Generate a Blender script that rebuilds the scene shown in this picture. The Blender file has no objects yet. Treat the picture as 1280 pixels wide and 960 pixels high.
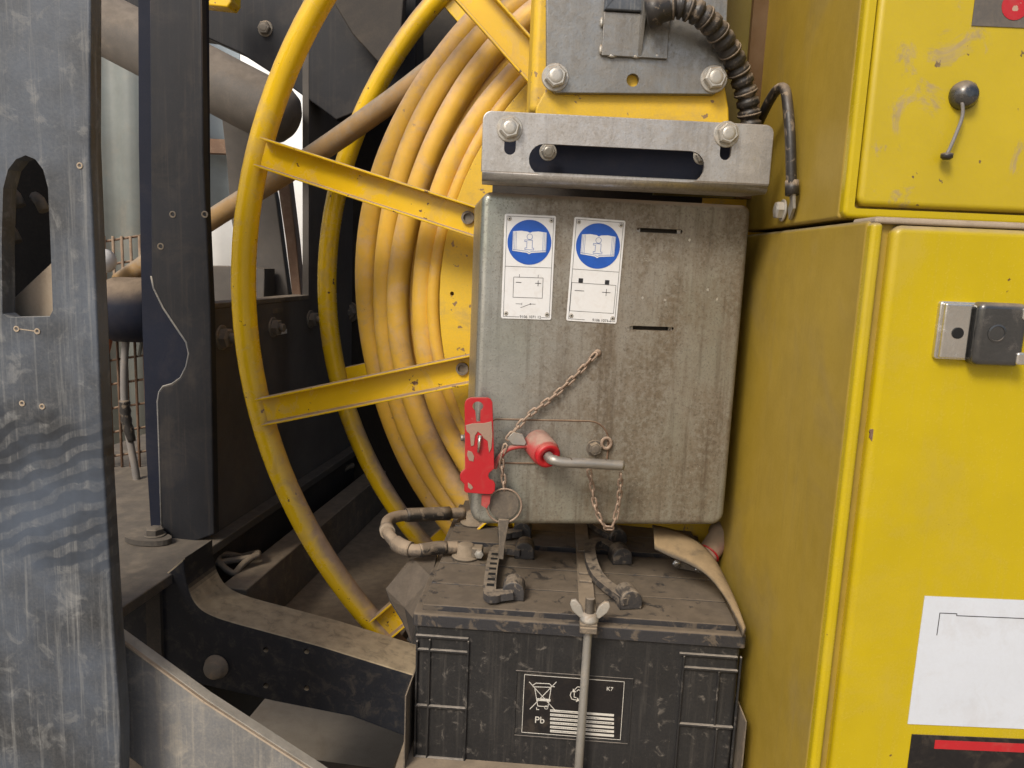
import bpy, bmesh, math, random
from mathutils import Vector, Matrix
random.seed(7)
R = math.radians
scene = bpy.context.scene
COL = scene.collection

# ------------------------------------------------------------------ camera
CAM = Vector((0, 0, 1.5)); PITCH, ROLL, FPX = R(9.0), R(2.45), 961.0
FWD = Vector((0, math.cos(PITCH), -math.sin(PITCH)))
UP0 = Vector((0, math.sin(PITCH), math.cos(PITCH)))
RGT = Vector((1, 0, 0)) * math.cos(ROLL) + UP0 * math.sin(ROLL)
UPV = UP0 * math.cos(ROLL) - Vector((1, 0, 0)) * math.sin(ROLL)
cd = bpy.data.cameras.new('camera'); cam = bpy.data.objects.new('camera', cd); COL.objects.link(cam)
cd.sensor_fit = 'HORIZONTAL'; cd.sensor_width = 36; cd.lens = 36 * FPX / 1280
cd.clip_start = .02; cd.clip_end = 2000
m3 = Matrix((RGT, UPV, -FWD)).transposed()
cam.matrix_world = Matrix.Translation(CAM) @ m3.to_4x4()
scene.camera = cam

# ------------------------------------------------------------------ light
SUN_FROM = Vector((-.45, -.75, .80)).normalized()
w = bpy.data.worlds.new('World'); scene.world = w; w.use_nodes = True
wn = w.node_tree.nodes; wl = w.node_tree.links
bg = wn['Background']
sky = wn.new('ShaderNodeTexSky'); sky.sky_type = 'NISHITA'; sky.sun_disc = False
sky.sun_elevation = math.asin(SUN_FROM.z); sky.sun_rotation = math.atan2(SUN_FROM.x, SUN_FROM.y)
sky.air_density = 1.0; sky.dust_density = 4.0; sky.ozone_density = 1.0
wl.new(sky.outputs[0], bg.inputs[0]); bg.inputs[1].default_value = .09
sd = bpy.data.lights.new('sun', 'SUN'); sd.energy = 1.8; sd.angle = R(18); sd.color = (1, .93, .82)
sun = bpy.data.objects.new('sun', sd); COL.objects.link(sun)
sun.rotation_euler = (-SUN_FROM).to_track_quat('-Z', 'Y').to_euler(); sun.location = (-3, -4, 5)
scene.view_settings.view_transform = 'Standard'; scene.view_settings.look = 'None'
scene.view_settings.exposure = .58; scene.view_settings.gamma = 1
scene.view_settings.use_curve_mapping = False
scene.render.engine = 'CYCLES'

# ------------------------------------------------------------------ frames
def pixray(px, py):
    return FWD + RGT * ((px - 640) / FPX) + UPV * ((480 - py) / FPX)
class Frame:
    """local axes: a to the right, b away from the viewer, c up"""
    def __init__(s, o, yaw):
        s.o = Vector(o); y = R(yaw)
        s.u = Vector((math.cos(y), math.sin(y), 0)); s.v = Vector((-math.sin(y), math.cos(y), 0)); s.w = Vector((0, 0, 1))
    def P(s, a, b, c): return s.o + s.u * a + s.v * b + s.w * c
    def loc(s, p): d = p - s.o; return (d.dot(s.u), d.dot(s.v), d.z)
    def _hit(s, px, py, n, k):
        d = pixray(px, py); t = (k - (CAM - s.o).dot(n)) / d.dot(n); return s.loc(CAM + d * t)
    def B(s, px, py, b=0): l = s._hit(px, py, s.v, b); return (l[0], l[2])      # on a plane facing the viewer
    def A(s, px, py, a=0): l = s._hit(px, py, s.u, a); return (l[1], l[2])
    def C(s, px, py, c=0): l = s._hit(px, py, s.w, c); return (l[0], l[1])
    def W(s, px, py, b=0): a, c = s.B(px, py, b); return s.P(a, b, c)
BOX = Frame((-.0586, 1.22, 1.6065), 6.6)       # isolator box, origin at its upper left front corner
BRK = Frame((-.0586, 1.19, 1.6065), 2.5)       # bracket and column above it
BAT = Frame((-.129, 1.166, .951), -3.26)       # battery, origin at the lid's front left corner
MAC = Frame((.4544, 1.5, 1.4265), -7.94)       # machine frame, origin at the reel's hub
_d = pixray(1091, 274); _t = .402 / _d.x
CAB = Frame((.402, CAM.y + _d.y * _t + .010, CAM.z + _d.z * _t), 0)   # cabinets, origin at the front left top corner of the lower one
PLN = Frame((0, 0, 0), 0)

# ------------------------------------------------------------------ materials
MATS = {}
def nmat(name):
    m = bpy.data.materials.new(name); m.use_nodes = True; nt = m.node_tree
    MATS[name] = m
    return m, nt, nt.nodes['Principled BSDF']
class NB:
    def __init__(s, nt): s.nt = nt; s.tc = nt.nodes.new('ShaderNodeTexCoord'); s.geo = nt.nodes.new('ShaderNodeNewGeometry')
    def link(s, a, b): s.nt.links.new(a, b)
    def noise(s, scale, detail=6, rough=.6, vec=None, sx=None, dist=0):
        n = s.nt.nodes.new('ShaderNodeTexNoise'); n.inputs['Scale'].default_value = scale
        n.inputs['Detail'].default_value = detail; n.inputs['Roughness'].default_value = rough; n.inputs['Distortion'].default_value = dist
        v = vec or s.tc.outputs['Object']
        if sx:
            mp = s.nt.nodes.new('ShaderNodeMapping'); mp.inputs['Scale'].default_value = sx; s.link(v, mp.inputs[0]); v = mp.outputs[0]
        s.link(v, n.inputs['Vector']); return n.outputs['Fac']
    def ramp(s, x, lo, hi, o0=0., o1=1.):
        n = s.nt.nodes.new('ShaderNodeMapRange'); n.interpolation_type = 'SMOOTHSTEP'
        n.inputs['From Min'].default_value = lo; n.inputs['From Max'].default_value = hi
        n.inputs['To Min'].default_value = o0; n.inputs['To Max'].default_value = o1
        s.link(x, n.inputs['Value']); return n.outputs[0]
    def m(s, op, x, y=None, clamp=False):
        n = s.nt.nodes.new('ShaderNodeMath'); n.operation = op; n.use_clamp = clamp
        for i, q in enumerate((x, y)):
            if q is None: continue
            if isinstance(q, (int, float)): n.inputs[i].default_value = q
            else: s.link(q, n.inputs[i])
        return n.outputs[0]
    def mix(s, f, x, y):
        n = s.nt.nodes.new('ShaderNodeMix'); n.data_type = 'RGBA'
        if isinstance(f, (int, float)): n.inputs[0].default_value = f
        else: s.link(f, n.inputs[0])
        for i, q in ((6, x), (7, y)):
            if isinstance(q, tuple): n.inputs[i].default_value = (*q[:3], 1)
            else: s.link(q, n.inputs[i])
        return n.outputs[2]
    def mixf(s, f, x, y):
        n = s.nt.nodes.new('ShaderNodeMix'); n.data_type = 'FLOAT'
        for i, q in ((0, f), (2, x), (3, y)):
            if isinstance(q, (int, float)): n.inputs[i].default_value = q
            else: s.link(q, n.inputs[i])
        return n.outputs[0]
    def nz(s):
        n = s.nt.nodes.new('ShaderNodeSeparateXYZ'); s.link(s.geo.outputs['Normal'], n.inputs[0]); return n.outputs[2]
    def bump(s, h, strength, dist, b):
        n = s.nt.nodes.new('ShaderNodeBump'); n.inputs['Strength'].default_value = strength; n.inputs['Distance'].default_value = dist
        s.link(h, n.inputs['Height']); s.link(n.outputs[0], b.inputs['Normal'])
DUST = (.28, .215, .15)
def dusty(name, base, rough=.45, metal=0., film=.25, patch=.3, up=.8, dust=DUST, ps=14., vary=.18, bump=.15, chip=0., chipcol=(.10, .045, .02), spec=.5, up0=.15, up1=.75, streak=0., fine=260., p0=.48, p1=.68, u0=.25, u1=.55, ulo=.55, fc=.5, wiped=None):
    """painted or moulded surface with a dust film, dust patches, dust lying on faces that look up, and chipped spots"""
    m, nt, b = nmat(name); k = NB(nt)
    big = k.noise(5.0, 5, .6); med = k.noise(ps, 8, .68, dist=.6); fin = k.noise(fine, 3, .6)
    dark = tuple(c * (1 - vary) for c in base); lite = tuple(min(1, c * (1 + vary * .8)) for c in base)
    col = k.mix(k.ramp(big, .3, .7), dark, lite)
    if chip:
        cn = k.noise(46, 4, .55); cm = k.ramp(cn, .70 - .12 * chip, .71 - .12 * chip)
        col = k.mix(cm, col, chipcol)
    dn = k.noise(35, 4, .6)
    dcol = k.mix(k.ramp(dn, .3, .7), tuple(c * .84 for c in dust), tuple(min(1, c * 1.12) for c in dust))
    pm = k.m('MULTIPLY', k.ramp(med, p0, p1), patch)
    upm = k.ramp(k.nz(), up0, up1)
    upn = k.m('MULTIPLY', k.m('MULTIPLY', upm, up), k.ramp(med, u0, u1, ulo, 1.0))
    fm = k.m('MULTIPLY', k.ramp(fin, .25, .8, 1 - fc, 1 + fc), film)
    tot = k.m('ADD', k.m('ADD', pm, upn), fm, True)
    if streak:
        st = k.noise(30, 5, .7, sx=(3.5, 3.5, .12)); tot = k.m('ADD', tot, k.m('MULTIPLY', k.ramp(st, .5, .75), streak), True)
    if wiped:     # finger-wide smears where the dust was wiped off
        wt = nt.nodes.new('ShaderNodeTexWave'); wt.wave_type = 'BANDS'; wt.bands_direction = 'Z'; wt.inputs['Scale'].default_value = 13; wt.inputs['Distortion'].default_value = 5.5; wt.inputs['Detail'].default_value = 3; wt.inputs['Detail Scale'].default_value = 1.2
        mp = nt.nodes.new('ShaderNodeMapping'); mp.inputs['Rotation'].default_value = (0, R(22), 0); k.link(k.tc.outputs['Object'], mp.inputs[0]); k.link(mp.outputs[0], wt.inputs['Vector'])
        sz = nt.nodes.new('ShaderNodeSeparateXYZ'); k.link(k.tc.outputs['Object'], sz.inputs[0])
        wob = k.m('ADD', sz.outputs[2], k.m('MULTIPLY', k.m('SUBTRACT', k.noise(9, 4, .6), .5), .16))
        wm = k.m('MULTIPLY', k.m('MULTIPLY', k.ramp(wob, wiped[0], wiped[0] + .05), k.ramp(wob, wiped[1] - .05, wiped[1], 1., 0.)), k.ramp(wt.outputs['Fac'], .25, .6))
        tot = k.m('MULTIPLY', tot, k.m('SUBTRACT', 1., k.m('MULTIPLY', wm, .92)))
    k.link(k.mix(tot, col, dcol), b.inputs['Base Color'])
    k.link(k.mixf(tot, k.m('ADD', k.m('MULTIPLY', fin, .18), rough - .09), .92), b.inputs['Roughness'])
    if metal: k.link(k.mixf(tot, metal, 0.), b.inputs['Metallic'])
    b.inputs['Specular IOR Level'].default_value = spec
    h = k.m('ADD', k.m('MULTIPLY', fin, .35), k.m('ADD', k.m('MULTIPLY', tot, .9), k.m('MULTIPLY', big, .4)))
    k.bump(h, bump, .0015, b)
    return m
def plain(name, base, rough=.5, metal=0., spec=.5):
    m, nt, b = nmat(name); k = NB(nt)
    n = k.noise(60, 4, .6)
    k.link(k.mix(k.ramp(n, .3, .7), tuple(c * .9 for c in base), tuple(min(1, c * 1.06) for c in base)), b.inputs['Base Color'])
    b.inputs['Roughness'].default_value = rough; b.inputs['Metallic'].default_value = metal; b.inputs['Specular IOR Level'].default_value = spec
    return m
def galvanised(name, stain=.5, seed=0., base=(.42, .42, .40), green=.5, side=None):
    m, nt, b = nmat(name); k = NB(nt)
    off = nt.nodes.new('ShaderNodeMapping'); off.inputs['Location'].default_value = (seed, seed * .7, -seed); k.link(k.tc.outputs['Object'], off.inputs[0]); v = off.outputs[0]
    vo = nt.nodes.new('ShaderNodeTexVoronoi'); vo.inputs['Scale'].default_value = 70; k.link(v, vo.inputs['Vector'])
    sp = nt.nodes.new('ShaderNodeSeparateColor'); k.link(vo.outputs['Color'], sp.inputs[0])
    spang = sp.outputs[0]
    big = k.noise(4.2, 5, .6, v); med = k.noise(22, 7, .7, v, dist=.8); fin = k.noise(270, 3, .7, v); mid = k.noise(120, 4, .7, v)
    zn = k.noise(9, 7, .7, v, sx=(1.6, 1.6, .5))
    c1 = k.mix(spang, tuple(c * .94 for c in base), tuple(c * 1.06 for c in base))
    c1 = k.mix(k.m('MULTIPLY', k.ramp(k.noise(3, 3, .5, v), .4, .65), green * .55), c1, (.25, .31, .22))
    sm = k.m('MULTIPLY', k.m('MULTIPLY', k.ramp(zn, .32, .60), k.ramp(mid, .30, .62, .3, 1)), stain)
    if side:      # the left part was wiped cleaner, the right part is caked
        sx_ = nt.nodes.new('ShaderNodeSeparateXYZ'); k.link(k.tc.outputs['Object'], sx_.inputs[0])
        wv_ = k.m('ADD', sx_.outputs[0], k.m('MULTIPLY', k.m('SUBTRACT', big, .5), .22)); cake = k.ramp(wv_, side[0], side[1], .04, 1.)
        sm = k.m('MULTIPLY', sm, cake)
    c2 = k.mix(sm, c1, (.085, .066, .042))
    dm = k.m('MULTIPLY', k.ramp(med, .40, .80), stain * .7)
    if side: dm = k.m('MULTIPLY', k.m('ADD', k.m('MULTIPLY', dm, .45), .55), cake)
    c3 = k.mix(dm, c2, (.175, .135, .092))
    speck = k.m('MULTIPLY', k.ramp(fin, .50, .70), .55 * min(1, stain + .15))
    c4 = k.mix(speck, c3, (.07, .055, .04))
    run = k.m('MULTIPLY', k.ramp(k.noise(26, 6, .7, v, sx=(2.2, 2.2, .10)), .50, .72), stain * .55)
    c4 = k.mix(run, c4, (.075, .052, .032))
    lite = k.m('MULTIPLY', k.ramp(k.noise(75, 3, .6, v, dist=2.5), .715, .75), .55)
    c5 = k.mix(lite, c4, (.5, .46, .40))
    upm = k.m('MULTIPLY', k.ramp(k.nz(), .2, .8), .92)
    c6 = k.mix(upm, c5, DUST)
    k.link(c6, b.inputs['Base Color'])
    dirt = k.m('ADD', k.m('ADD', sm, dm), k.m('ADD', upm, speck), True)
    k.link(k.mixf(dirt, .9, .30), b.inputs['Metallic'])
    k.link(k.mixf(dirt, k.m('ADD', k.m('MULTIPLY', mid, .25), .20), .62), b.inputs['Roughness'])
    k.bump(k.m('ADD', k.m('MULTIPLY', fin, .5), k.m('ADD', k.m('MULTIPLY', dirt, .6), mid)), .22, .001, b)
    return m

YEL = (.46, .345, .001); YELR = (.74, .47, .004)
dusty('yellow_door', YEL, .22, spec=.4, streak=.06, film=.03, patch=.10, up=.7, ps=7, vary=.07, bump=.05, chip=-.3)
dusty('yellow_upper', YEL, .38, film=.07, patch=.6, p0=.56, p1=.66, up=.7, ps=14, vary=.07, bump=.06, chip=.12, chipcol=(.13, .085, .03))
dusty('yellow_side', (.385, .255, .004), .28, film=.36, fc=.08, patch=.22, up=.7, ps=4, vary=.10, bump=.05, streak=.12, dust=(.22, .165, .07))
dusty('yellow_reel', YELR, .20, film=.04, patch=.25, p0=.5, p1=.62, up=1., ps=16, vary=.10, bump=.12, chip=.12, dust=(.36, .25, .165), up0=.05, up1=.62)
dusty('yellow_plate', YELR, .45, film=.16, patch=.42, up=.9, ps=9, vary=.10, bump=.12, chip=.3, chipcol=(.25, .15, .06))
dusty('cable_sheath', (.74, .43, .014), .34, film=.20, fc=.3, patch=.45, p0=.46, p1=.66, up=1., ps=16, vary=.12, bump=.2, chip=-.2, chipcol=(.3, .17, .06), dust=(.54, .36, .20), up0=.0, up1=.6)
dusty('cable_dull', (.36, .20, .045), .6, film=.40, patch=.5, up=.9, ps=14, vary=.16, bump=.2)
dusty('black_paint', (.012, .014, .019), .5, spec=.25, film=.02, patch=.06, up=.7, ps=9, vary=.2, bump=.1, streak=.06)
dusty('panel_brown', (.085, .08, .076), .6, spec=.3, film=.25, patch=.25, up=.7, ps=6, vary=.2, bump=.15, streak=.1, dust=(.14, .115, .09))
dusty('navy_paint', (.007, .011, .024), .6, spec=.15, film=.02, patch=.03, up=.7, ps=9, vary=.15, bump=.05)
dusty('slate_paint', (.040, .052, .072), .45, wiped=(.33, .60), film=.12, patch=.26, p0=.54, p1=.66, up=.85, ps=30, vary=.75, bump=.25, streak=.45, dust=(.25, .25, .24))
dusty('slate_dusty', (.10, .108, .12), .5, film=.25, patch=.5, up=.85, ps=22, p0=.5, p1=.72, vary=.3, bump=.25, streak=.4, dust=(.33, .30, .25))
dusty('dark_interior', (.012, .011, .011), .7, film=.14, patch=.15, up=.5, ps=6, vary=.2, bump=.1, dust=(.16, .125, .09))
dusty('pan_dust', (.09, .074, .058), .85, film=.35, patch=.35, up=.8, ps=5, vary=.3, bump=.2, dust=(.25, .195, .135))
dusty('dust_steel', (.06, .055, .05), .6, film=.35, patch=.45, up=.8, ps=22, vary=.2, bump=.25, dust=(.235, .185, .13))
dusty('shelf_steel', (.045, .042, .04), .6, film=.2, patch=.35, up=.5, ps=14, vary=.2, bump=.25, dust=(.17, .14, .105))
dusty('battery_case', (.014, .0145, .016), .45, spec=.3, film=.03, patch=.5, p0=.55, p1=.76, up=.95, ps=48, vary=.2, bump=.35, dust=(.27, .24, .205), streak=.10)
dusty('beam_black', (.010, .013, .020), .5, spec=.25, film=.02, patch=.08, up=1.0, ps=40, vary=.2, bump=.2, up0=.2, up1=.5, dust=(.37, .295, .195))
dusty('battery_lid', (.018, .020, .026), .5, film=.08, patch=.65, p0=.52, p1=.60, up=1.0, ps=30, vary=.2, bump=.4, dust=(.125, .098, .07), up0=.2, up1=.6, u0=.36, u1=.44, ulo=.2)
dusty('battery_part', (.022, .024, .030), .5, film=.10, patch=.45, up=.75, ps=60, p0=.52, p1=.60, vary=.2, bump=.35, dust=(.23, .185, .135), up0=.25, up1=.95, u0=.38, u1=.5, ulo=.2)
dusty('black_rubber', (.012, .012, .013), .4, film=.04, patch=.45, p0=.54, p1=.62, up=.55, ps=60, vary=.2, bump=.35, up0=.1, up1=.7)
dusty('rubber_sheet', (.03, .028, .026), .65, film=.18, patch=.35, up=.95, ps=16, vary=.2, bump=.25, dust=(.23, .165, .09), u0=.3, u1=.5, ulo=.4)
dusty('dusty_hose', (.05, .045, .042), .6, film=.3, patch=.55, up=.95, ps=30, vary=.2, bump=.35)
dusty('red_paint', (.42, .008, .016), .38, film=.02, patch=.14, up=.3, ps=28, vary=.08, bump=.08, chip=.12, chipcol=(.42, .27, .2))
dusty('red_dusty', (.38, .02, .025), .5, film=.2, patch=.35, up=.85, ps=30, vary=.1, bump=.2, dust=(.33, .21, .165))
dusty('dusty_grey_tube', (.07, .066, .062), .6, film=.4, patch=.45, up=.7, ps=7, vary=.15, bump=.15, dust=(.155, .13, .105))
dusty('mud', (.30, .205, .15), .85, film=.2, patch=.4, up=.3, ps=60, vary=.2, bump=.3, dust=(.34, .22, .17))
dusty('rusty', (.13, .06, .032), .7, film=.25, patch=.3, up=.5, ps=18, vary=.3, bump=.3)
dusty('rust_chain', (.20, .135, .10), .65, metal=.3, film=.4, patch=.5, up=.5, ps=60, vary=.3, bump=.3, dust=(.36, .27, .20))
dusty('steel_rod', (.30, .29, .27), .38, metal=.85, film=.12, patch=.3, up=.15, ps=70, vary=.3, bump=.25, chip=.4, chipcol=(.06, .04, .03))
dusty('zinc_rod', (.36, .36, .34), .42, metal=.7, film=.18, patch=.3, up=.6, ps=40, vary=.2, bump=.2)
dusty('bolt_zinc', (.52, .51, .47), .36, metal=.75, film=.16, patch=.35, up=.55, ps=55, vary=.2, bump=.25)
dusty('bolt_dull', (.16, .155, .14), .55, metal=.4, film=.3, patch=.4, up=.7, ps=30, vary=.2, bump=.2)
dusty('chrome', (.66, .65, .62), .15, metal=.98, film=.03, patch=.18, up=.3, ps=30, vary=.1, bump=.06)
dusty('latch_dark', (.10, .105, .11), .16, metal=.85, film=.05, patch=.2, up=.5, ps=30, vary=.2, bump=.12)
dusty('pale_dust_plate', (.40, .33, .25), .9, film=.3, patch=.3, up=.5, ps=10, vary=.1, bump=.15)
dusty('paint_wash', (.56, .60, .66), .5, film=.05, patch=.12, up=.2, ps=20, vary=.04, bump=.03)
dusty('label_white', (.68, .69, .70), .42, film=.05, patch=.14, up=.2, ps=60, vary=.04, bump=.05, dust=(.42, .35, .28))
dusty('label_black', (.008, .008, .010), .4, spec=.3, film=.02, patch=.08, up=.4, ps=40, vary=.1, bump=.05)
plain('label_blue', (.012, .085, .42), .38); plain('print_black', (.015, .015, .018), .5); plain('print_pale', (.55, .53, .48), .6)
plain('print_blue', (.02, .10, .36), .5); plain('black_void', (.004, .004, .004), .9)
dusty('shaded_yellow_panel', (.13, .10, .006), .45, film=.08, patch=.1, up=.6, ps=6, vary=.1, bump=.05)  # yellow paint darkened to olive, the panel's shade is in the colour
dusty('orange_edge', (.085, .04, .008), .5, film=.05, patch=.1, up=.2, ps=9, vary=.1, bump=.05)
dusty('green_sheet', (.15, .18, .18), .6, film=.15, patch=.2, up=.2, ps=3, vary=.1, bump=.05)
dusty('white_sheet', (.80, .81, .80), .6, film=.03, patch=.05, up=.1, ps=2, vary=.03, bump=.03)
dusty('blue_sheet', (.30, .37, .43), .6, film=.1, patch=.15, up=.2, ps=3, vary=.1, bump=.05)
dusty('orange_hose', (.42, .11, .04), .5, film=.2, patch=.2, up=.5, ps=20)
dusty('grey_cable', (.16, .16, .165), .5, film=.2, patch=.2, up=.5, ps=20)
dusty('pink_sleeve', (.36, .19, .16), .6, film=.3, patch=.3, up=.7, ps=30)
dusty('sand', (.42, .36, .28), .95, film=.2, patch=.3, up=.1, ps=3, bump=.5)
galvanised('galv_box', .9, 0., (.46, .47, .44), .9, (-.20, -.02)); galvanised('galv_bracket', .42, 3.1, (.58, .56, .54), .1)
galvanised('galv_plate', .42, 7.7, (.31, .31, .30), .1)

# ------------------------------------------------------------------ mesh helpers
def finish(bm, name, mat, parent=None, recalc=True, bevel=0, bseg=2, solid=0):
    if recalc: bmesh.ops.recalc_face_normals(bm, faces=bm.faces)
    if parent is not None: bmesh.ops.translate(bm, verts=bm.verts, vec=-parent.location)
    me = bpy.data.meshes.new(name); bm.to_mesh(me); bm.free()
    me.materials.append(MATS[mat])
    o = bpy.data.objects.new(name, me); COL.objects.link(o)
    if parent is not None: o.parent = parent if parent.type == 'EMPTY' else parent
    if bevel:
        md = o.modifiers.new('bevel', 'BEVEL'); md.width = bevel; md.segments = bseg; md.limit_method = 'ANGLE'; md.angle_limit = R(40); md.harden_normals = True
        for p in me.polygons: p.use_smooth = True
    return o
def under(bm, name, mat, part, **kw):
    """sub-part of a part that was built at its thing's origin"""
    off = part.parent.location
    bmesh.ops.translate(bm, verts=bm.verts, vec=-off)
    o = finish(bm, name, mat, None, **kw); o.parent = part; return o
def thing(name, label, cat, loc, group=None):
    o = bpy.data.objects.new(name, None); COL.objects.link(o); o.location = loc; o.empty_display_size = .05
    return tag(o, label, cat, group)
def tag(o, label, cat, group=None, kind=None):
    o['label'] = label
    if cat: o['category'] = cat
    if group: o['group'] = group
    if kind: o['kind'] = kind
    return o
def rrect(a0, a1, c0, c1, r, n=6):
    pts = []
    rs = r if isinstance(r, tuple) else (r,) * 4
    for (x, y, t0, q) in ((a1, c0, -90, 0), (a1, c1, 0, 1), (a0, c1, 90, 2), (a0, c0, 180, 3)):
        rr = rs[q]; sx = -1 if x == a1 else 1; sy = 1 if y == c0 else -1
        if rr <= 0: pts.append((x, y)); continue
        cx, cy = x + sx * rr, y + sy * rr
        for i in range(n + 1):
            t = R(t0 + 90 * i / n); pts.append((cx + rr * math.cos(t), cy + rr * math.sin(t)))
    return pts
def circ(x, y, r, n=20, ry=None): return [(x + r * math.cos(2 * math.pi * i / n), y + (ry or r) * math.sin(2 * math.pi * i / n)) for i in range(n)]
def pill(x0, x1, y, r, n=7):
    return [(x1 + r * math.cos(R(-90 + 180 * i / n)), y + r * math.sin(R(-90 + 180 * i / n))) for i in range(n + 1)] + \
           [(x0 + r * math.cos(R(90 + 180 * i / n)), y + r * math.sin(R(90 + 180 * i / n))) for i in range(n + 1)]
def area2(p): return sum(p[i][0] * p[(i + 1) % len(p)][1] - p[(i + 1) % len(p)][0] * p[i][1] for i in range(len(p)))
def inset(p, d):
    out = []; n = len(p)
    for i in range(n):
        x0, y0 = p[i - 1]; x1, y1 = p[i]; x2, y2 = p[(i + 1) % n]
        e1 = Vector((x1 - x0, y1 - y0)); e2 = Vector((x2 - x1, y2 - y1))
        if e1.length < 1e-9: e1 = e2
        if e2.length < 1e-9: e2 = e1
        e1.normalize(); e2.normalize(); n1 = Vector((-e1.y, e1.x)); n2 = Vector((-e2.y, e2.x)); s = n1 + n2
        if s.length < 1e-6: s = n1
        s.normalize(); k = max(.35, s.dot(n1)); out.append((x1 + s.x * d / k, y1 + s.y * d / k))
    return out
def prism(bm, fr, outline, b0, b1, holes=(), r=0., seg=4, fn=None, back=True):
    """plate with a outline in a/c, from depth b0 to b1, its front edge rounded by r, with real holes"""
    P = fn or (lambda a, b, c: fr.P(a, b, c))
    if area2(outline) < 0: outline = outline[::-1]
    rings = []
    if r > 0:
        for k in range(seg + 1):
            t = R(90 * k / seg); rings.append((inset(outline, r * (1 - math.sin(t))), b0 + r * (1 - math.cos(t))))
    else: rings.append((outline, b0))
    rings.append((outline, b1))
    VR = [[bm.verts.new(P(a, b, c)) for a, c in ring] for ring, b in rings]
    n = len(outline)
    for k in range(len(VR) - 1):
        for i in range(n):
            f = bm.faces.new((VR[k][i], VR[k][(i + 1) % n], VR[k + 1][(i + 1) % n], VR[k + 1][i])); f.smooth = r > 0 and k < len(VR) - 2
    HF, HB = [], []
    for h in holes:
        f_ = [bm.verts.new(P(a, b0, c)) for a, c in h]; g_ = [bm.verts.new(P(a, b1, c)) for a, c in h]
        for i in range(len(h)): bm.faces.new((f_[i], g_[i], g_[(i + 1) % len(h)], f_[(i + 1) % len(h)]))
        HF.append(f_); HB.append(g_)
    for loops, b in (((VR[0], HF), 0), ((VR[-1], HB), 1)):
        if b and not back: continue
        if not holes: bm.faces.new(loops[0]); continue
        ed = []
        for L in [loops[0]] + loops[1]:
            for i in range(len(L)):
                e = bm.edges.get((L[i], L[(i + 1) % len(L)])) or bm.edges.new((L[i], L[(i + 1) % len(L)])); ed.append(e)
        bmesh.ops.triangle_fill(bm, use_beauty=True, use_dissolve=False, edges=ed)
    return bm
def box(bm, fr, a0, a1, b0, b1, c0, c1):
    v = [bm.verts.new(fr.P(a, b, c)) for a in (a0, a1) for b in (b0, b1) for c in (c0, c1)]
    for q in ((0, 1, 3, 2), (4, 6, 7, 5), (0, 4, 5, 1), (2, 3, 7, 6), (0, 2, 6, 4), (1, 5, 7, 3)): bm.faces.new([v[i] for i in q])
    return bm
def catmull(pts, n=6, closed=False):
    pts = [Vector(p) for p in pts]; out = []; N = len(pts)
    for i in range(N if closed else N - 1):
        g = (lambda j: pts[j % N]) if closed else (lambda j: pts[max(0, min(N - 1, j))])
        p0, p1, p2, p3 = g(i - 1), g(i), g(i + 1), g(i + 2)
        for k in range(n):
            t = k / n; out.append(.5 * ((2 * p1) + (p2 - p0) * t + (2 * p0 - 5 * p1 + 4 * p2 - p3) * t * t + (3 * p1 - p0 - 3 * p2 + p3) * t ** 3))
    if not closed: out.append(pts[-1])
    return out
def sweep(bm, pts, rad, n=12, closed=False, caps=True, prof=None, up=None, smooth=True):
    """tube (or any profile) along a path; rad may be one value per point"""
    pts = [Vector(p) for p in pts]; N = len(pts)
    tang = []
    for i in range(N):
        if closed: t = pts[(i + 1) % N] - pts[i - 1]
        else: t = pts[min(N - 1, i + 1)] - pts[max(0, i - 1)]
        tang.append(t.normalized())
    u = up or (Vector((0, 0, 1)) if abs(tang[0].z) < .9 else Vector((1, 0, 0)))
    rings = []
    for i in range(N):
        if up is not None: u = up
        x = tang[i].cross(u).normalized(); y = x.cross(tang[i]).normalized(); u = y
        r = rad[i] if isinstance(rad, (list, tuple)) else rad
        q = prof or [(math.cos(2 * math.pi * k / n), math.sin(2 * math.pi * k / n)) for k in range(n)]
        rings.append([bm.verts.new(pts[i] + x * (a * r) + y * (b * r)) for a, b in q])
    M = len(rings[0])
    for i in range(N if closed else N - 1):
        A, B = rings[i], rings[(i + 1) % N]
        for k in range(M):
            f = bm.faces.new((A[k], A[(k + 1) % M], B[(k + 1) % M], B[k])); f.smooth = smooth
    if caps and not closed: bm.faces.new(rings[0]); bm.faces.new(rings[-1])
    return bm
def lathe(bm, o, axis, prof, n=24, smooth=True):
    axis = Vector(axis).normalized(); x = axis.orthogonal().normalized(); y = axis.cross(x); o = Vector(o)
    rings = [[bm.verts.new(o + axis * h + (x * math.cos(2 * math.pi * k / n) + y * math.sin(2 * math.pi * k / n)) * max(r, 1e-5)) for k in range(n)] for r, h in prof]
    for A, B in zip(rings, rings[1:]):
        for k in range(n): bm.faces.new((A[k], A[(k + 1) % n], B[(k + 1) % n], B[k])).smooth = smooth
    bm.faces.new(rings[0]); bm.faces.new(rings[-1])
    return bm
BOLTS = {}
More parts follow.
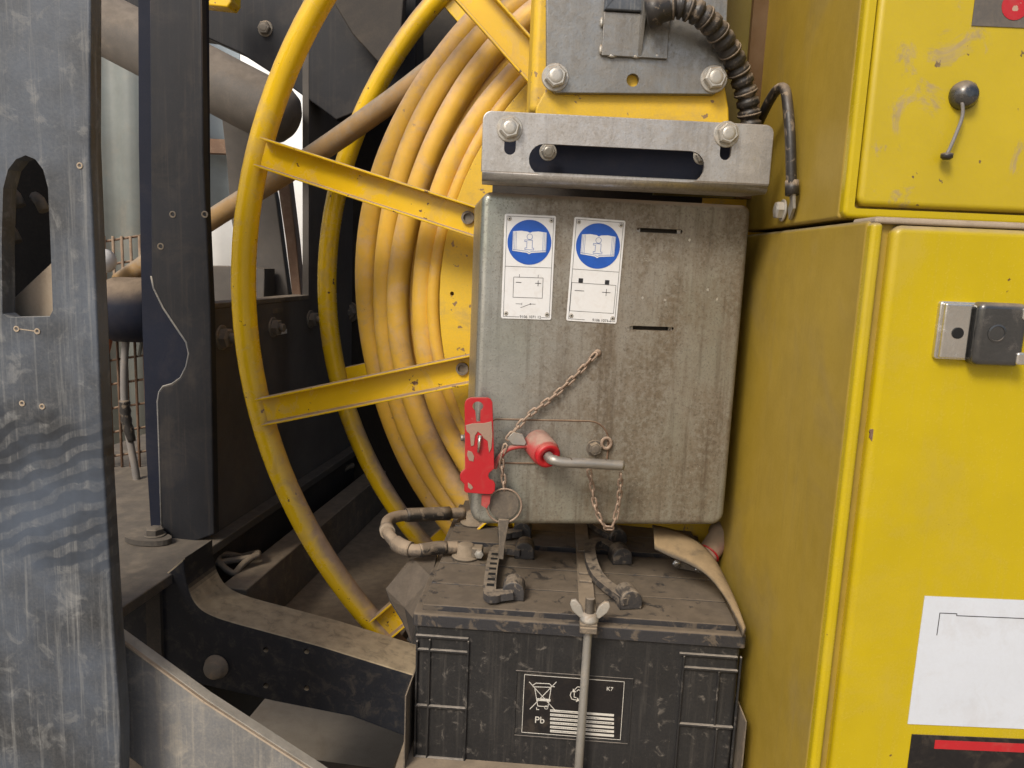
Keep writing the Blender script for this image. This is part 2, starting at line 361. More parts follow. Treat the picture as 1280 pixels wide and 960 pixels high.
def bolt(parent, pos, axis, s, mat='bolt_zinc', name='bolt', washer=True, spin=0., stud=0.):
    """hex bolt head on a washer; s is the size across corners / 2; axis points out of the surface"""
    key = (round(s, 4), mat, washer, stud)
    if key not in BOLTS:
        bm = bmesh.new(); Z = Vector((0, 0, 1)); h0 = 0
        if washer: lathe(bm, (0, 0, 0), Z, [(s * 1.22, 0), (s * 1.22, s * .12), (s * 1.16, s * .18), (s * .9, s * .18)], 24, False); h0 = s * .17
        hexp = [(math.cos(R(60 * i)), math.sin(R(60 * i))) for i in range(6)]
        def ring(q, h): return [bm.verts.new((x * q, y * q, h)) for x, y in hexp]
        A, B_, C_ = ring(s, h0), ring(s, h0 + s * .62), ring(s * .84, h0 + s * .74)
        for p, q in ((A, B_), (B_, C_)):
            for i in range(6): bm.faces.new((p[i], p[(i + 1) % 6], q[(i + 1) % 6], q[i]))
        bm.faces.new(C_)
        lathe(bm, (0, 0, h0 + s * .74), Z, [(s * .66, -.02 * s), (s * .60, .035 * s), (s * .35, .06 * s), (s * .05, .065 * s)], 18)
        if stud: lathe(bm, (0, 0, h0 + s * .7), Z, [(s * .5, 0), (s * .5, stud), (s * .42, stud + s * .08)], 14)
        bmesh.ops.recalc_face_normals(bm, faces=bm.faces)
        me = bpy.data.meshes.new('bolt'); bm.to_mesh(me); bm.free(); me.materials.append(MATS[mat]); BOLTS[key] = me
    o = bpy.data.objects.new(name, BOLTS[key]); COL.objects.link(o)
    q = Vector(axis).to_track_quat('Z', 'Y').to_matrix().to_4x4()
    base = Matrix.Translation(-parent.location) if parent is not None else Matrix()
    o.parent = parent
    o.matrix_local = base @ Matrix.Translation(Vector(pos)) @ q @ Matrix.Rotation(spin, 4, 'Z')
    return o
LINK = {}
def chain(name, label, pts, pitch, wire, mat, cat='chain'):
    """links of bent wire along a path, every second one turned by a quarter"""
    t = thing(name, label, cat, pts[0])
    key = (pitch, wire)
    if key not in LINK:
        bm = bmesh.new(); L = pitch / 2 + wire * .9; W = wire * 1.9
        loop = [Vector((W * math.sin(R(q)), 0, (L - W) * (1 if math.cos(R(q)) > 0 else -1) + W * math.cos(R(q)))) for q in range(0, 360, 24)]
        sweep(bm, loop, wire, 6, True, up=Vector((0, 1, 0)))
        bmesh.ops.recalc_face_normals(bm, faces=bm.faces)
        me = bpy.data.meshes.new('link'); bm.to_mesh(me); bm.free(); me.materials.append(MATS[mat]); LINK[key] = me
    path = catmull(pts, 24); acc = [0]
    for a, b in zip(path, path[1:]): acc.append(acc[-1] + (b - a).length)
    n = max(2, int(acc[-1] / pitch))
    for i in range(n):
        s = (i + .5) / n * acc[-1]; j = max(k for k in range(len(acc)) if acc[k] <= s); j = min(j, len(path) - 2)
        f = (s - acc[j]) / max(1e-6, acc[j + 1] - acc[j]); p = path[j].lerp(path[j + 1], f); d = (path[j + 1] - path[j]).normalized()
        o = bpy.data.objects.new('link', LINK[key]); COL.objects.link(o); o.parent = t
        q = d.to_track_quat('Z', 'Y').to_matrix().to_4x4()
        o.matrix_local = Matrix.Translation(p - t.location) @ q @ Matrix.Rotation(R(20 if i % 2 else -62) + random.uniform(-.25, .25), 4, 'Z')
    return t
def ribbon(bm, fr, pts, wd, b0, b1, closed=False):
    """thin drawn line in a/c as a raised strip"""
    for p, q in zip(pts, pts[1:] + ([pts[0]] if closed else [])):
        d = Vector((q[0] - p[0], q[1] - p[1]))
        if d.length < 1e-7: continue
        d.normalize(); n = Vector((-d.y, d.x)) * wd / 2; e = d * wd * .3
        prism(bm, fr, [(p[0] - n.x - e.x, p[1] - n.y - e.y), (q[0] - n.x + e.x, q[1] - n.y + e.y), (q[0] + n.x + e.x, q[1] + n.y + e.y), (p[0] + n.x - e.x, p[1] + n.y - e.y)], b0, b1)
    return bm
def lettering(txt, size, fr, a, b, c, mat, parent, name='lettering', thick=.0002, part=None):
    cu = bpy.data.curves.new('txt', 'FONT'); cu.body = txt; cu.size = size; cu.extrude = thick; cu.align_x = 'CENTER'; cu.align_y = 'CENTER'
    ob = bpy.data.objects.new('txt', cu); COL.objects.link(ob); bpy.context.view_layer.update()
    me = bpy.data.meshes.new_from_object(ob.evaluated_get(bpy.context.evaluated_depsgraph_get()))
    bpy.data.objects.remove(ob)
    M = Matrix((fr.u, fr.w, -fr.v)).transposed().to_4x4(); M.translation = fr.P(a, b, c) - parent.location
    me.transform(M); me.materials.clear(); me.materials.append(MATS[mat])
    o = bpy.data.objects.new(name, me); COL.objects.link(o); o.parent = part or parent
    return o

# ================================================================== THE SETTING
bm = bmesh.new(); v = [bm.verts.new(p) for p in ((-300, -300, 0), (300, -300, 0), (300, 600, 0), (-300, 600, 0))]; bm.faces.new(v)
g = finish(bm, 'ground', 'sand', recalc=False); g['kind'] = 'structure'; g['label'] = 'pale dusty ground under and around the machine'

# ------------------------------------------------------------------ chassis on the left (machine frame)
AP = -1.16                                             # chassis side panel, distance left of the hub
b_post, c_ledge = MAC.A(262, 672, AP)
def poly_b(fr, px, b): return [fr.B(x, y, b) for x, y in px]

# shelf the panel stands on, its right edge is the long dusty ledge
t = thing('chassis_shelf', 'long black shelf with a dusty edge running back under the side panel', 'shelf', MAC.P(AP, b_post, c_ledge))
bm = box(bmesh.new(), MAC, AP - .75, AP + .035, -.36, 2.0, c_ledge - .022, c_ledge); finish(bm, 'shelf_plate', 'shelf_steel', t, bevel=.003)
bm = prism(bmesh.new(), MAC, circ(0, 0, .055, 22, .03), 0, .012, fn=lambda a, b, c: MAC.P(AP - .115 + a, b_post - .06 + c, c_ledge + .014 - b)); finish(bm, 'bolt_flange', 'shelf_steel', t)
bolt(t, MAC.P(AP - .105, b_post - .05, c_ledge + .014), (0, 0, 1), .02, 'shelf_steel')

# side panel receding behind the ring, bright window above it
t = thing('chassis_side_panel', 'black steel side panel with bolts receding behind the yellow ring', 'panel', MAC.P(AP, b_post, c_ledge))
cw = MAC.A(266, 386, AP)[1]; cw2 = cw + .004
fnA = lambda x, b, y: MAC.P(AP - b, x, y)
b_end = MAC.A(432, 560, AP)[0]; b_win = MAC.A(386, 300, AP)[0]
prof = [(b_post, c_ledge), (b_end + .5, c_ledge), (b_end + .5, 1.4), (b_win, 1.4), (b_win, cw), (b_post, cw)]
bm = prism(bmesh.new(), MAC, prof, 0, .02, fn=fnA); finish(bm, 'side_plate', 'panel_brown', t, bevel=.002)
bm = box(bmesh.new(), MAC, AP - .045, AP + .002, b_post + .01, b_win, cw, cw + .012); finish(bm, 'top_edge', 'dust_steel', t, bevel=.002)
for x, y in ((277, 422), (341, 409), (388, 399)):
    bb, cc = MAC.A(x, y, AP); bolt(t, MAC.P(AP, bb, cc), MAC.u, .024 if x < 300 else .022, 'bolt_dull', stud=.012)
for x, y in ((347, 388), (352, 415)):
    bb, cc = MAC.A(x, y, AP); bm = box(bmesh.new(), MAC, AP, AP + .002, bb - .03, bb + .03, cc - .006, cc + .006); finish(bm, 'slot_plug', 'dust_steel' if x < 350 else 'label_white', t)
for x, y in ((395, 93), (432, 96), (434, 120), (409, 60)):
    bb, cc = MAC.A(x, y, AP); bolt(t, MAC.P(AP, bb, cc), MAC.u, .026, 'bolt_dull', stud=.012)

# notched post plate with the navy plate behind it
t = thing('notched_post_plate', 'dark upright post plate with a rounded notch in its left edge', 'post', MAC.P(AP, b_post, c_ledge))
bp = b_post - .004
px = [(186, -80), (189, 345), (192, 360), (204, 385), (222, 412), (233, 428), (236, 442), (233, 458), (226, 472), (215, 480), (204, 483), (199, 490), (197, 502), (199, 560), (203, 692), (268, 668), (263, 388), (254, 190), (250, -80)]
bm = prism(bmesh.new(), MAC, poly_b(MAC, px, bp - .02), bp - .02, bp, r=.004); finish(bm, 'plate', 'black_paint', t)
finish(sweep(bmesh.new(), [MAC.W(x, y, bp - .0185) for x, y in px[1:15]], .0022, 6), 'worn_edge', 'slate_dusty', t)
for x, y in ((216, 268), (256, 268), (201, 308)):
    p = MAC.W(x, y, bp - .02); lb = bmesh.new(); lathe(lb, p, -MAC.v, [(.0075, -.001), (.0075, .0012), (.005, .0014), (.004, -.001)], 14, False); finish(lb, 'hole_rim', 'dust_steel', t)
t = thing('navy_backing_plate', 'smooth navy plate showing behind the notched post plate', 'plate', MAC.P(AP - .1, b_post + .05, c_ledge))
px = [(172, -80), (173, 180), (176, 350), (182, 560), (190, 690), (262, 690), (256, -80)]
bm = prism(bmesh.new(), MAC, poly_b(MAC, px, bp + .035), bp + .035, bp + .05, r=.002); finish(bm, 'plate', 'navy_paint', t)

# nearest plate at the left edge, with the arched slot
FP = Frame((-.52, 1.0, 1.5), -4)
t = thing('slotted_frame_plate', 'scuffed grey steel frame plate with an arched slot, nearest on the left', 'plate', FP.P(0, 0, -.8))
px = [(-260, -120), (112, -120), (112, 192), (118, 330), (128, 560), (141, 775), (150, 900), (150, 1080), (-260, 1080)]
slot = [FP.B(*q) for q in [(4, 390), (1, 240)]]
hole = [(3, 392), (2, 300), (4, 235), (10, 212), (20, 199), (32, 194), (44, 199), (54, 212), (60, 235), (63, 300), (66, 388), (62, 396), (10, 397)]
bm = prism(bmesh.new(), FP, poly_b(FP, px, 0), 0, .024, holes=[poly_b(FP, hole, 0)], r=.003); finish(bm, 'plate', 'slate_paint', t)
for x, y in ((21, 411), (47, 414), (28, 504), (53, 508), (100, 207)):
    lb = bmesh.new(); lathe(lb, FP.W(x, y, 0), -FP.v, [(.004, -.001), (.004, .0012), (.0025, .0013), (.0015, -.0005)], 12, False); finish(lb, 'pin_hole', 'pale_dust_plate', t)
bm = ribbon(bmesh.new(), FP, [FP.B(23, 411), FP.B(45, 414)], .0012, -.0006, .001); finish(bm, 'scribed_line', 'pale_dust_plate', t)
t = thing('slot_interior', 'dusty sloping block in the arched slot, black plate added for the dark space behind', 'box', FP.P(-.2, .12, -.3))
bm = box(bmesh.new(), FP, -.42, -.135, .16, .2, -.2, .6); finish(bm, 'slot_dark_plate', 'dark_interior', t)  # black plate added as the dark hidden space inside the slot
sp = [FP.B(-40, 436, .07), FP.B(84, 320, .07), FP.B(84, 470, .07), FP.B(-40, 470, .07)]
bm = prism(bmesh.new(), FP, sp, .05, .15, r=.004); finish(bm, 'sloping_lid', 'pale_dust_plate', t)
for (x, y) in ((14, 240), (44, 246), (10, 285)):
    bm = bmesh.new(); p = FP.W(x, y, .13); sweep(bm, [p, p + Vector((.012, -.01, -.006)), p + Vector((.02, -.012, -.02))], .008, 8); finish(bm, 'hook', 'bolt_dull', t)

# cross beam with the rounded corner in front of the reel pit
t = thing('cross_beam', 'black cross beam with dusty top edge and bolt holes below the reel', 'beam', MAC.P(-.8, -.1, -.9))
bx = -.16
px = [(120, 800), (150, 766), (230, 700), (232, 722), (238, 746), (247, 759), (262, 769), (290, 778), (318, 785), (399, 807), (518, 844), (640, 882), (640, 955), (510, 922), (440, 896), (344, 877), (256, 857), (120, 822)]
hl = [[FP_ for FP_ in circ(*MAC.B(x, y, bx), .006, 12)] for x, y in ((332, 812), (383, 814), (332, 857), (383, 860))]
cor = catmull([Vector((x, y, 0)) for x, y in ((230, 698), (231, 718), (237, 741), (249, 759), (268, 770), (294, 778.5), (318, 785))], 5)
px = px[:2] + [(q.x, q.y) for q in cor] + px[9:]
bm = prism(bmesh.new(), MAC, poly_b(MAC, px, bx), bx, bx + .11, holes=hl, r=.003); finish(bm, 'beam_plate', 'beam_black', t)
lb = bmesh.new(); lathe(lb, MAC.W(271, 833, bx), -MAC.v, [(.026, -.002), (.026, .004), (.022, .006), (.021, .016), (.018, .02), (.004, .021)], 24); finish(lb, 'round_bolt', 'bolt_dull', t)

# brace plate at the lower left
t = thing('diagonal_brace_plate', 'scuffed grey brace plate slanting down at the lower left corner', 'plate', FP.P(.1, .06, -.6))
px = [(60, 742), (140, 790), (256, 874), (392, 962), (470, 1015), (470, 1080), (330, 1080), (180, 962), (90, 892), (20, 840), (20, 760)]
bm = prism(bmesh.new(), FP, poly_b(FP, px, .07), .07, .09, r=.003); finish(bm, 'plate', 'slate_dusty', t)
bm = ribbon(bmesh.new(), FP, [FP.B(*q, .07) for q in ((142, 793), (256, 876), (392, 964), (465, 1013))], .003, .0665, .0715); finish(bm, 'upper_edge_strip', 'pale_dust_plate', t)
for x, y in ((22, 800), (75, 822)): bolt(t, FP.W(x, y, .069), -FP.v, .022, 'bolt_zinc')

# wall below the ledge and unseen roof deck added to darken the reel bay
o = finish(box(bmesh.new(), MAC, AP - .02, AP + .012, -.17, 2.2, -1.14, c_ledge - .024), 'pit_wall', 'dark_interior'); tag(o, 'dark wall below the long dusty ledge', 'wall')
o = finish(box(bmesh.new(), MAC, -2.2, 1.6, .9, 2.6, 1.24, 1.27), 'shade_roof_deck', 'dark_interior'); tag(o, 'unseen roof deck added to shade the reel bay', 'roof')
# pit floor, low dusty beam, belly sheet
t = bmesh.new(); box(t, MAC, AP - .05, -.705, -.04, 2.4, -.83, -.80); box(t, MAC, -.705, 1.4, -.04, 2.4, -1.13, -1.10); o = finish(t, 'reel_pit_floor', 'pan_dust'); o['kind'] = 'structure'; o['label'] = 'dark dusty floor of the pit under the reel'
a0 = -1.06; c_r = MAC.A(284, 742, a0)[1]
o = finish(box(bmesh.new(), MAC, a0 - .035, a0 + .03, -.03, 2.2, -.80, c_r), 'pit_rail', 'dust_steel', bevel=.004)
tag(o, 'low dusty rail on the pit floor beside the ledge', 'rail')
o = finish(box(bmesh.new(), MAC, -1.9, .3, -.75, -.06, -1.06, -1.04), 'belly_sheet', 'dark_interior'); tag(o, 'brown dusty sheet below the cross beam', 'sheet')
def knot(x, y, lab):
    a, b = MAC.C(x, y, c_r + .012); c = c_r + .012; pts = []
    for i in range(30):
        q = i / 29 * 2 * math.pi * 1.6; pts.append(MAC.P(a + .035 * math.cos(q) + .008 * math.sin(3 * q), b + .05 * math.sin(q), c + .012 * math.sin(2 * q + 1)))
    pts = [MAC.P(a - .16, b - .1, c - .02), MAC.P(a - .08, b - .06, c)] + pts
    t = thing('rope_loop', lab, 'rope', MAC.P(a, b, c)); finish(sweep(bmesh.new(), catmull(pts, 3), .008, 8), 'rope', 'dust_steel', t)
knot(298, 700, 'dusty looped rope lying on the low rail near the beam corner'); knot(424, 586, 'smaller dusty rope loop on the low rail farther back')

# ------------------------------------------------------------------ behind the reel
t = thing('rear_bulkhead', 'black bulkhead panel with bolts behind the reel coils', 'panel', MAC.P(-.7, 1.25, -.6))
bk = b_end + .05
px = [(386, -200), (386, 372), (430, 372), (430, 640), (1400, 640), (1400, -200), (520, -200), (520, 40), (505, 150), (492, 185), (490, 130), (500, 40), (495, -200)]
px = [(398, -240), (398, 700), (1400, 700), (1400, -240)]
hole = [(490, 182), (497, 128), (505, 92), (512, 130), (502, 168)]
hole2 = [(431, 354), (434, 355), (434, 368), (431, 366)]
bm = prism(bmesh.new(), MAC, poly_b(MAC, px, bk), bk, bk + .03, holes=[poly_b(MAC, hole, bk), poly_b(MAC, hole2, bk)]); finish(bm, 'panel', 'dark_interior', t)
for x, y in ((437, 120), (441, 84), (436, 390)): bolt(t, MAC.W(x, y, bk), -MAC.v, .03, 'bolt_dull', stud=.012)
# overhead black beam, dark angled panel, dusty cylinder
def slab(name, label, cat, fr, px, b0, b1, mat, r=.004, pn='plate'):
    o = finish(prism(bmesh.new(), fr, poly_b(fr, px, b0), b0, b1, r=r), name, mat); return tag(o, label, cat)
slab('overhead_beam', 'black overhead beam slanting behind the top of the ring', 'beam', MAC, [(120, -140), (120, 28), (256, 46), (300, 66), (345, 95), (420, 150), (520, 110), (520, -140)], .62, .70, 'black_paint')
slab('angled_roof_panel', 'dark brown panel slanting across behind the ring top', 'panel', MAC, [(405, -60), (415, 0), (440, 42), (478, 84), (500, 60), (508, -60)], .50, .53, 'dark_interior')
t = thing('dusty_cylinder', 'thick dusty grey cylinder with rounded end behind the ring', 'cylinder', MAC.W(256, 95, .5))
p0, p1 = MAC.W(130, 30, .52), MAC.W(335, 137, .52); ax = (p1 - p0).normalized(); L = (p1 - p0).length
lb = bmesh.new(); lathe(lb, p0, ax, [(.07, 0), (.083, .0), (.083, L - .03), (.082, L), (.078, L + .035), (.066, L + .062), (.045, L + .078), (.02, L + .084)], 32); finish(lb, 'barrel', 'dusty_grey_tube', t)
lb = bmesh.new(); q = L * .42; lathe(lb, p0, ax, [(.083, q), (.0855, q + .001), (.0855, q + .012), (.083, q + .013)], 32); finish(lb, 'band', 'bolt_dull', t)
bolt(None, MAC.W(332, 36, .62), -MAC.v, .018, 'bolt_dull'); o = COL.objects[-1]
tag(o, 'pale hex bolt on the overhead beam above the cylinder', 'bolt')
o = slab('yellow_lug', 'small yellow lug at the top edge left of the ring', 'lug', MAC, [(240, -40), (240, 4), (284, 9), (289, 2), (289, -40)], .45, .50, 'yellow_reel')
# struts in the window
slab('dark_strut', 'dark leaning strut plate in the bright window left of the ring', 'strut', MAC, [(274, 120), (318, 140), (320, 250), (300, 335), (288, 270), (283, 200)], 1.1, 1.13, 'panel_brown')
slab('grey_strut', 'dark grey tapering strut in the window right of the ring', 'strut', MAC, [(318, 180), (332, 190), (345, 250), (362, 378), (312, 382)], 1.0, 1.03, 'panel_brown')
slab('rusty_strut', 'rusty brown thin strut in the bright window right of the ring', 'strut', MAC, [(347, 232), (361, 226), (370, 300), (377, 378), (366, 378), (357, 300)], 1.3, 1.34, 'rusty')
slab('low_tube', 'dusty dark crosspiece at the foot of the window', 'beam', MAC, [(262, 332), (300, 333), (330, 336), (330, 380), (262, 380)], .9, .98, 'panel_brown')

# far background: corrugated sheets, rusty beam, mesh, cables
def corrugated(name, label, x0, x1, z0, z1, y, mat, pitch=.25, amp=.03):
    bm = bmesh.new(); n = int((x1 - x0) / pitch * 8); cols = []
    for i in range(n + 1):
        x = x0 + (x1 - x0) * i / n; d = amp * math.sin(2 * math.pi * (x - x0) / pitch)
        cols.append([bm.verts.new((x, y + d, z)) for z in (z0, z1)] + [bm.verts.new((x, y + d + .01, z)) for z in (z1, z0)])
    for A, B in zip(cols, cols[1:]):
        for k in range(4): bm.faces.new((A[k], A[(k + 1) % 4], B[(k + 1) % 4], B[k])).smooth = True
    return tag(finish(bm, name, mat), label, 'wall')
corrugated('corrugated_shed_wall', 'pale green corrugated wall seen through the left gap', -3.4, -2.35, .0, 4.2, 5.0, 'green_sheet')
corrugated('blue_shed_wall', 'pale blue corrugated sheet seen high in the window', -3.2, -1.9, 1.72, 4.2, 5.4, 'blue_sheet', .35)
o = corrugated('white_sky_backdrop', 'white backdrop added for the bright sky in the window behind the ring', -6, -1.7, 0, 4.5, 8., 'white_sheet', .5)  # white sheet added as the bright sky in the window openings
o = finish(box(bmesh.new(), PLN, -2.6, -1.9, 5.25, 5.34, 2.13, 2.22), 'rusty_rail', 'rusty'); tag(o, 'rusty horizontal rail across the pale blue sheet', 'rail')
t = thing('rusty_wire_mesh', 'rusty wire mesh panel hanging in the left gap', 'mesh', (-1.15, 2.2, .9))
MS = Frame((-1.2, 2.25, 1.5), 8)
for i in range(9):
    x = 108 + i * 11; bm = sweep(bmesh.new(), [MS.W(x, 295, 0), MS.W(x + 14, 640, 0)], .004, 6); finish(bm, 'wire', 'rusty', t)
for i in range(12):
    y = 300 + i * 30; bm = sweep(bmesh.new(), [MS.W(104, y + 6, .006), MS.W(205, y - 10, .006)], .004, 6); finish(bm, 'wire', 'rusty', t)
t = thing('black_fender', 'black rounded rubber fender in the left gap', 'fender', MAC.W(150, 370, .3))
lb = bmesh.new(); p = MAC.W(90, 385, .42); ax = (MAC.W(190, 388, .42) - p).normalized(); lathe(lb, p, ax, [(.02, 0), (.085, .01), (.09, .06), (.075, .1), (.09, .14), (.09, .27), (.05, .28)], 28); finish(lb, 'body', 'navy_paint', t)
t = thing('white_reflector', 'small white rounded lamp above the black fender', 'lamp', MAC.W(128, 325, .3))
lb = bmesh.new(); lathe(lb, MAC.W(127, 326, .4), -MAC.v, [(.032, -.02), (.034, 0), (.028, .02), (.015, .03)], 22); finish(lb, 'shell', 'label_white', t)
def cable(name, label, pts, r, mat, cat='cable', n=12):
    t = thing(name, label, cat, pts[0]); finish(sweep(bmesh.new(), catmull(pts, 7), r, n), 'sheath', mat, t); return t
cable('orange_hose', 'short orange hose in the left gap below the fender', [MAC.W(x, y, .45) for x, y in ((131, 390), (135, 420), (130, 445), (126, 470), (120, 500))], .013, 'orange_hose')
t = cable('grey_hanging_cable', 'grey cable with taped joint hanging in the left gap', [MAC.W(x, y, .42) for x, y in ((165, 385), (157, 430), (155, 480), (157, 520), (164, 560), (171, 600), (173, 640))], .010, 'grey_cable')
finish(sweep(bmesh.new(), catmull([MAC.W(x, y, .42) for x, y in ((155.5, 500), (158, 525), (165, 552))], 5), [.014, .0155, .013, .016, .013, .0155, .013, .015, .013, .012, .011], 10), 'tape', 'black_rubber', t)
finish(sweep(bmesh.new(), catmull([MAC.W(x, y, .5) for x, y in ((180, 385), (178, 420), (174, 445))], 5), .005, 8), 'thin_wire', 'green_sheet', t)

# ================================================================== CABLE REEL
RAD = 1.044
t = thing('cable_reel', 'large yellow tubular cable reel with channel spokes behind the steel box', 'reel', MAC.P(0, 0, -RAD))
def circle(r, b, n=144): return [MAC.P(r * math.cos(2 * math.pi * i / n), b, r * math.sin(2 * math.pi * i / n)) for i in range(n)]
finish(sweep(bmesh.new(), circle(RAD, 0), .0255, 18, True), 'front_ring', 'yellow_reel', t)
finish(sweep(bmesh.new(), circle(RAD, .467), .0255, 18, True), 'rear_ring', 'yellow_reel', t)
wv, dp, th = .030, .034, .005
CH = [(-wv, 0), (wv, 0), (wv, dp), (wv - th, dp), (wv - th, th), (-wv + th, th), (-wv + th, dp), (-wv, dp)]
def spoke(px, b, r0, name='spoke'):
    a, c = MAC.B(*px, b); q = math.atan2(c, a); d = (math.cos(q), math.sin(q))
    p0 = MAC.P(d[0] * r0, b, d[1] * r0); p1 = MAC.P(d[0] * (RAD - .018), b, d[1] * (RAD - .018))
    f = finish(sweep(bmesh.new(), [p0, p0.lerp(p1, .5), p1], 1, prof=CH, up=-MAC.v, smooth=False), name, 'yellow_reel', t, bevel=.0015)
    return q, f
angs = []
for px, bp_ in (((345, 197), (585, 272)), ((350, 509), (578, 461)), ((598, 4), None), ((478, 782), None)):
    q, f = spoke(px, -.012, .14); angs.append(q)
    if bp_:
        p = MAC.W(*bp_, -.02); lb = bmesh.new(); lathe(lb, p, -MAC.v, [(.013, -.002), (.013, .004), (.0085, .005), (.0085, -.001), (.002, -.001)], 20, False); finish(lb, 'eyelet', 'bolt_dull', t)
for q in angs:
    a = (math.cos(q) * RAD * .97, math.sin(q) * RAD * .97); d = (math.cos(q), math.sin(q))
    for off in (.0,):
        p0 = MAC.P(d[0] * .3, .47, d[1] * .3); p1 = MAC.P(d[0] * (RAD - .02), .47, d[1] * (RAD - .02))
        finish(sweep(bmesh.new(), [p0, p0.lerp(p1, .5), p1], 1, prof=[(x, -y) for x, y in CH][::-1], up=-MAC.v, smooth=False), 'rear_spoke', 'yellow_reel', t, bevel=.0015)
dr = abs(MAC.B(549, 372, .06)[0])
hl = circ(*MAC.B(565, 367, .06), .0045, 10)
bm = prism(bmesh.new(), MAC, circ(0, 0, dr, 96), .06, .075, holes=[hl], r=.002); finish(bm, 'face_plate', 'yellow_plate', t)
bm = prism(bmesh.new(), MAC, circ(0, 0, .80, 72), .34, .36); finish(bm, 'rear_disc', 'dark_interior', t)
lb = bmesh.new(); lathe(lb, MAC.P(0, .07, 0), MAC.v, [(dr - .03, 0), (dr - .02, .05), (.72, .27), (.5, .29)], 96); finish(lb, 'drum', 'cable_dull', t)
lb = bmesh.new(); lathe(lb, MAC.P(0, -.01, 0), MAC.v, [(.1, 0), (.12, .01), (.12, .08), (.1, .09)], 40); finish(lb, 'hub', 'yellow_plate', t)

# cable wound on the reel
t = thing('trailing_cable', 'dusty yellow cable wound in heavy coils on the reel, loose end slanting left', 'cable', MAC.P(0, .2, -.8))
for k, (x, b, r, ph) in enumerate(((459, .255, .029, 0), (477, .205, .027, 1), (497, .165, .0262, 2), (514, .19, .018, 3.), (530, .105, .026, 4.), (545, .082, .0145, 5.))):
    rr = abs(MAC.B(x, 372, b)[0]); n = 168
    pts = []
    for i in range(n):
        q = 2 * math.pi * i / n; wob = .0045 * math.sin(3 * q + ph) + .003 * math.sin(7 * q + 2 * ph); wb = .004 * math.sin(2 * q + ph * 1.7)
        pts.append(MAC.P((rr + wob) * math.cos(q), b + wb, (rr + wob) * math.sin(q)))
    finish(sweep(bmesh.new(), pts, r, 16, True), 'coil', 'cable_sheath', t)
pts = [MAC.W(150, 352, .50), MAC.W(262, 276, .43), MAC.W(380, 202, .36), MAC.W(480, 133, .31), MAC.W(545, 84, .285), MAC.W(600, 44, .27), MAC.W(670, 5, .26)]
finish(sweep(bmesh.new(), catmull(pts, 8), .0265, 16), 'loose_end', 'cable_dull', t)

# ================================================================== YELLOW CABINETS
t = thing('lower_cabinet', 'tall yellow steel cabinet with a chrome latch, lower right', 'cabinet', CAB.P(.3, .5, -1.575))
LW = .62
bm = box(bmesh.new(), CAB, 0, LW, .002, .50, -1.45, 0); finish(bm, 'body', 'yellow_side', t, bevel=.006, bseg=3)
bm = prism(bmesh.new(), CAB, rrect(.0006, CAB.B(1106, 276, -.01)[0], -1.45, -.003, .0055), -.010, .0035, r=.005); finish(bm, 'corner_rim', 'yellow_door', t)
d0 = -.012
a_d = CAB.B(1119, 276, d0)[0]; c_d = -.005
bm = prism(bmesh.new(), CAB, rrect(a_d, LW, -1.44, c_d, (0, .010, .012, 0)), d0, .004, r=.0085, seg=6); door = finish(bm, 'door', 'yellow_door', t)
bm = prism(bmesh.new(), CAB, rrect(.004, LW, -.004, .0035, .003), -.0085, .05, r=.003); finish(bm, 'dusty_top_lip', 'pale_dust_plate', t)
# rust chip where the paint has gone
cx, cy = CAB.B(1090, 543, -.0105); cx += .0015
pts = [(cx + (.0052 + .0012 * math.sin(5 * q + 1)) * math.cos(q) * .8, cy + (.0075 + .0016 * math.sin(3 * q)) * math.sin(q)) for q in [2 * math.pi * i / 18 for i in range(18)]]
bm = prism(bmesh.new(), CAB, pts, -.0108, -.008); finish(bm, 'rust_chip', 'rusty', t)
# paddle latch: chromed cup with lock, dark paddle, bright hinge tabs
A = lambda x, y, b=d0: CAB.B(x, y, b)
def rc(x0, y0, x1, y1, b=d0): p, q = A(x0, y0, b), A(x1, y1, b); return (p[0], q[0], q[1], p[1])
a0, a1, c0, c1 = rc(1173, 376, 1262, 452)
bm = prism(bmesh.new(), CAB, rrect(a0, a1, c0, c1, .004), d0 - .006, d0 + .001, r=.002); latch = finish(bm, 'latch', 'chrome', t)
m_ = (a0 + (a1 - a0) * .37)
bm = prism(bmesh.new(), CAB, rrect(a0 + .003, m_, c0 + .002, c1 - .002, .002), d0 - .012, d0 - .005, r=.002); under(bm, 'lock_cup', 'chrome', latch)
bm = prism(bmesh.new(), CAB, rrect(m_ + .002, a1 + .001, c0 - .004, c1 + .001, .008), d0 - .022, d0 - .004, r=.0065); under(bm, 'paddle', 'latch_dark', latch)
lb = bmesh.new(); lathe(lb, CAB.P((m_ + a1) / 2 - .004, d0 - .0215, (c0 + c1) / 2), -CAB.v, [(.0095, -.001), (.0105, .0012), (.0085, .0016), (.008, .0004), (.001, .0004)], 24, False); under(lb, 'press_disc', 'latch_dark', latch)
lb = bmesh.new(); lathe(lb, CAB.P(a0 + .020, d0 - .0125, (c0 + c1) / 2 - .002), -CAB.v, [(.0065, -.001), (.0065, .001), (.0055, .0014), (.0025, .0014)], 18, False); under(lb, 'keyhole', 'black_void', latch)
for cc in (c1 - .010, c0 + .006):
    bm = prism(bmesh.new(), CAB, rrect(a1 - .008, a1 + .004, cc - .007, cc + .007, .003), d0 - .0245, d0 - .015, r=.002); under(bm, 'hinge_tab', 'chrome', latch)
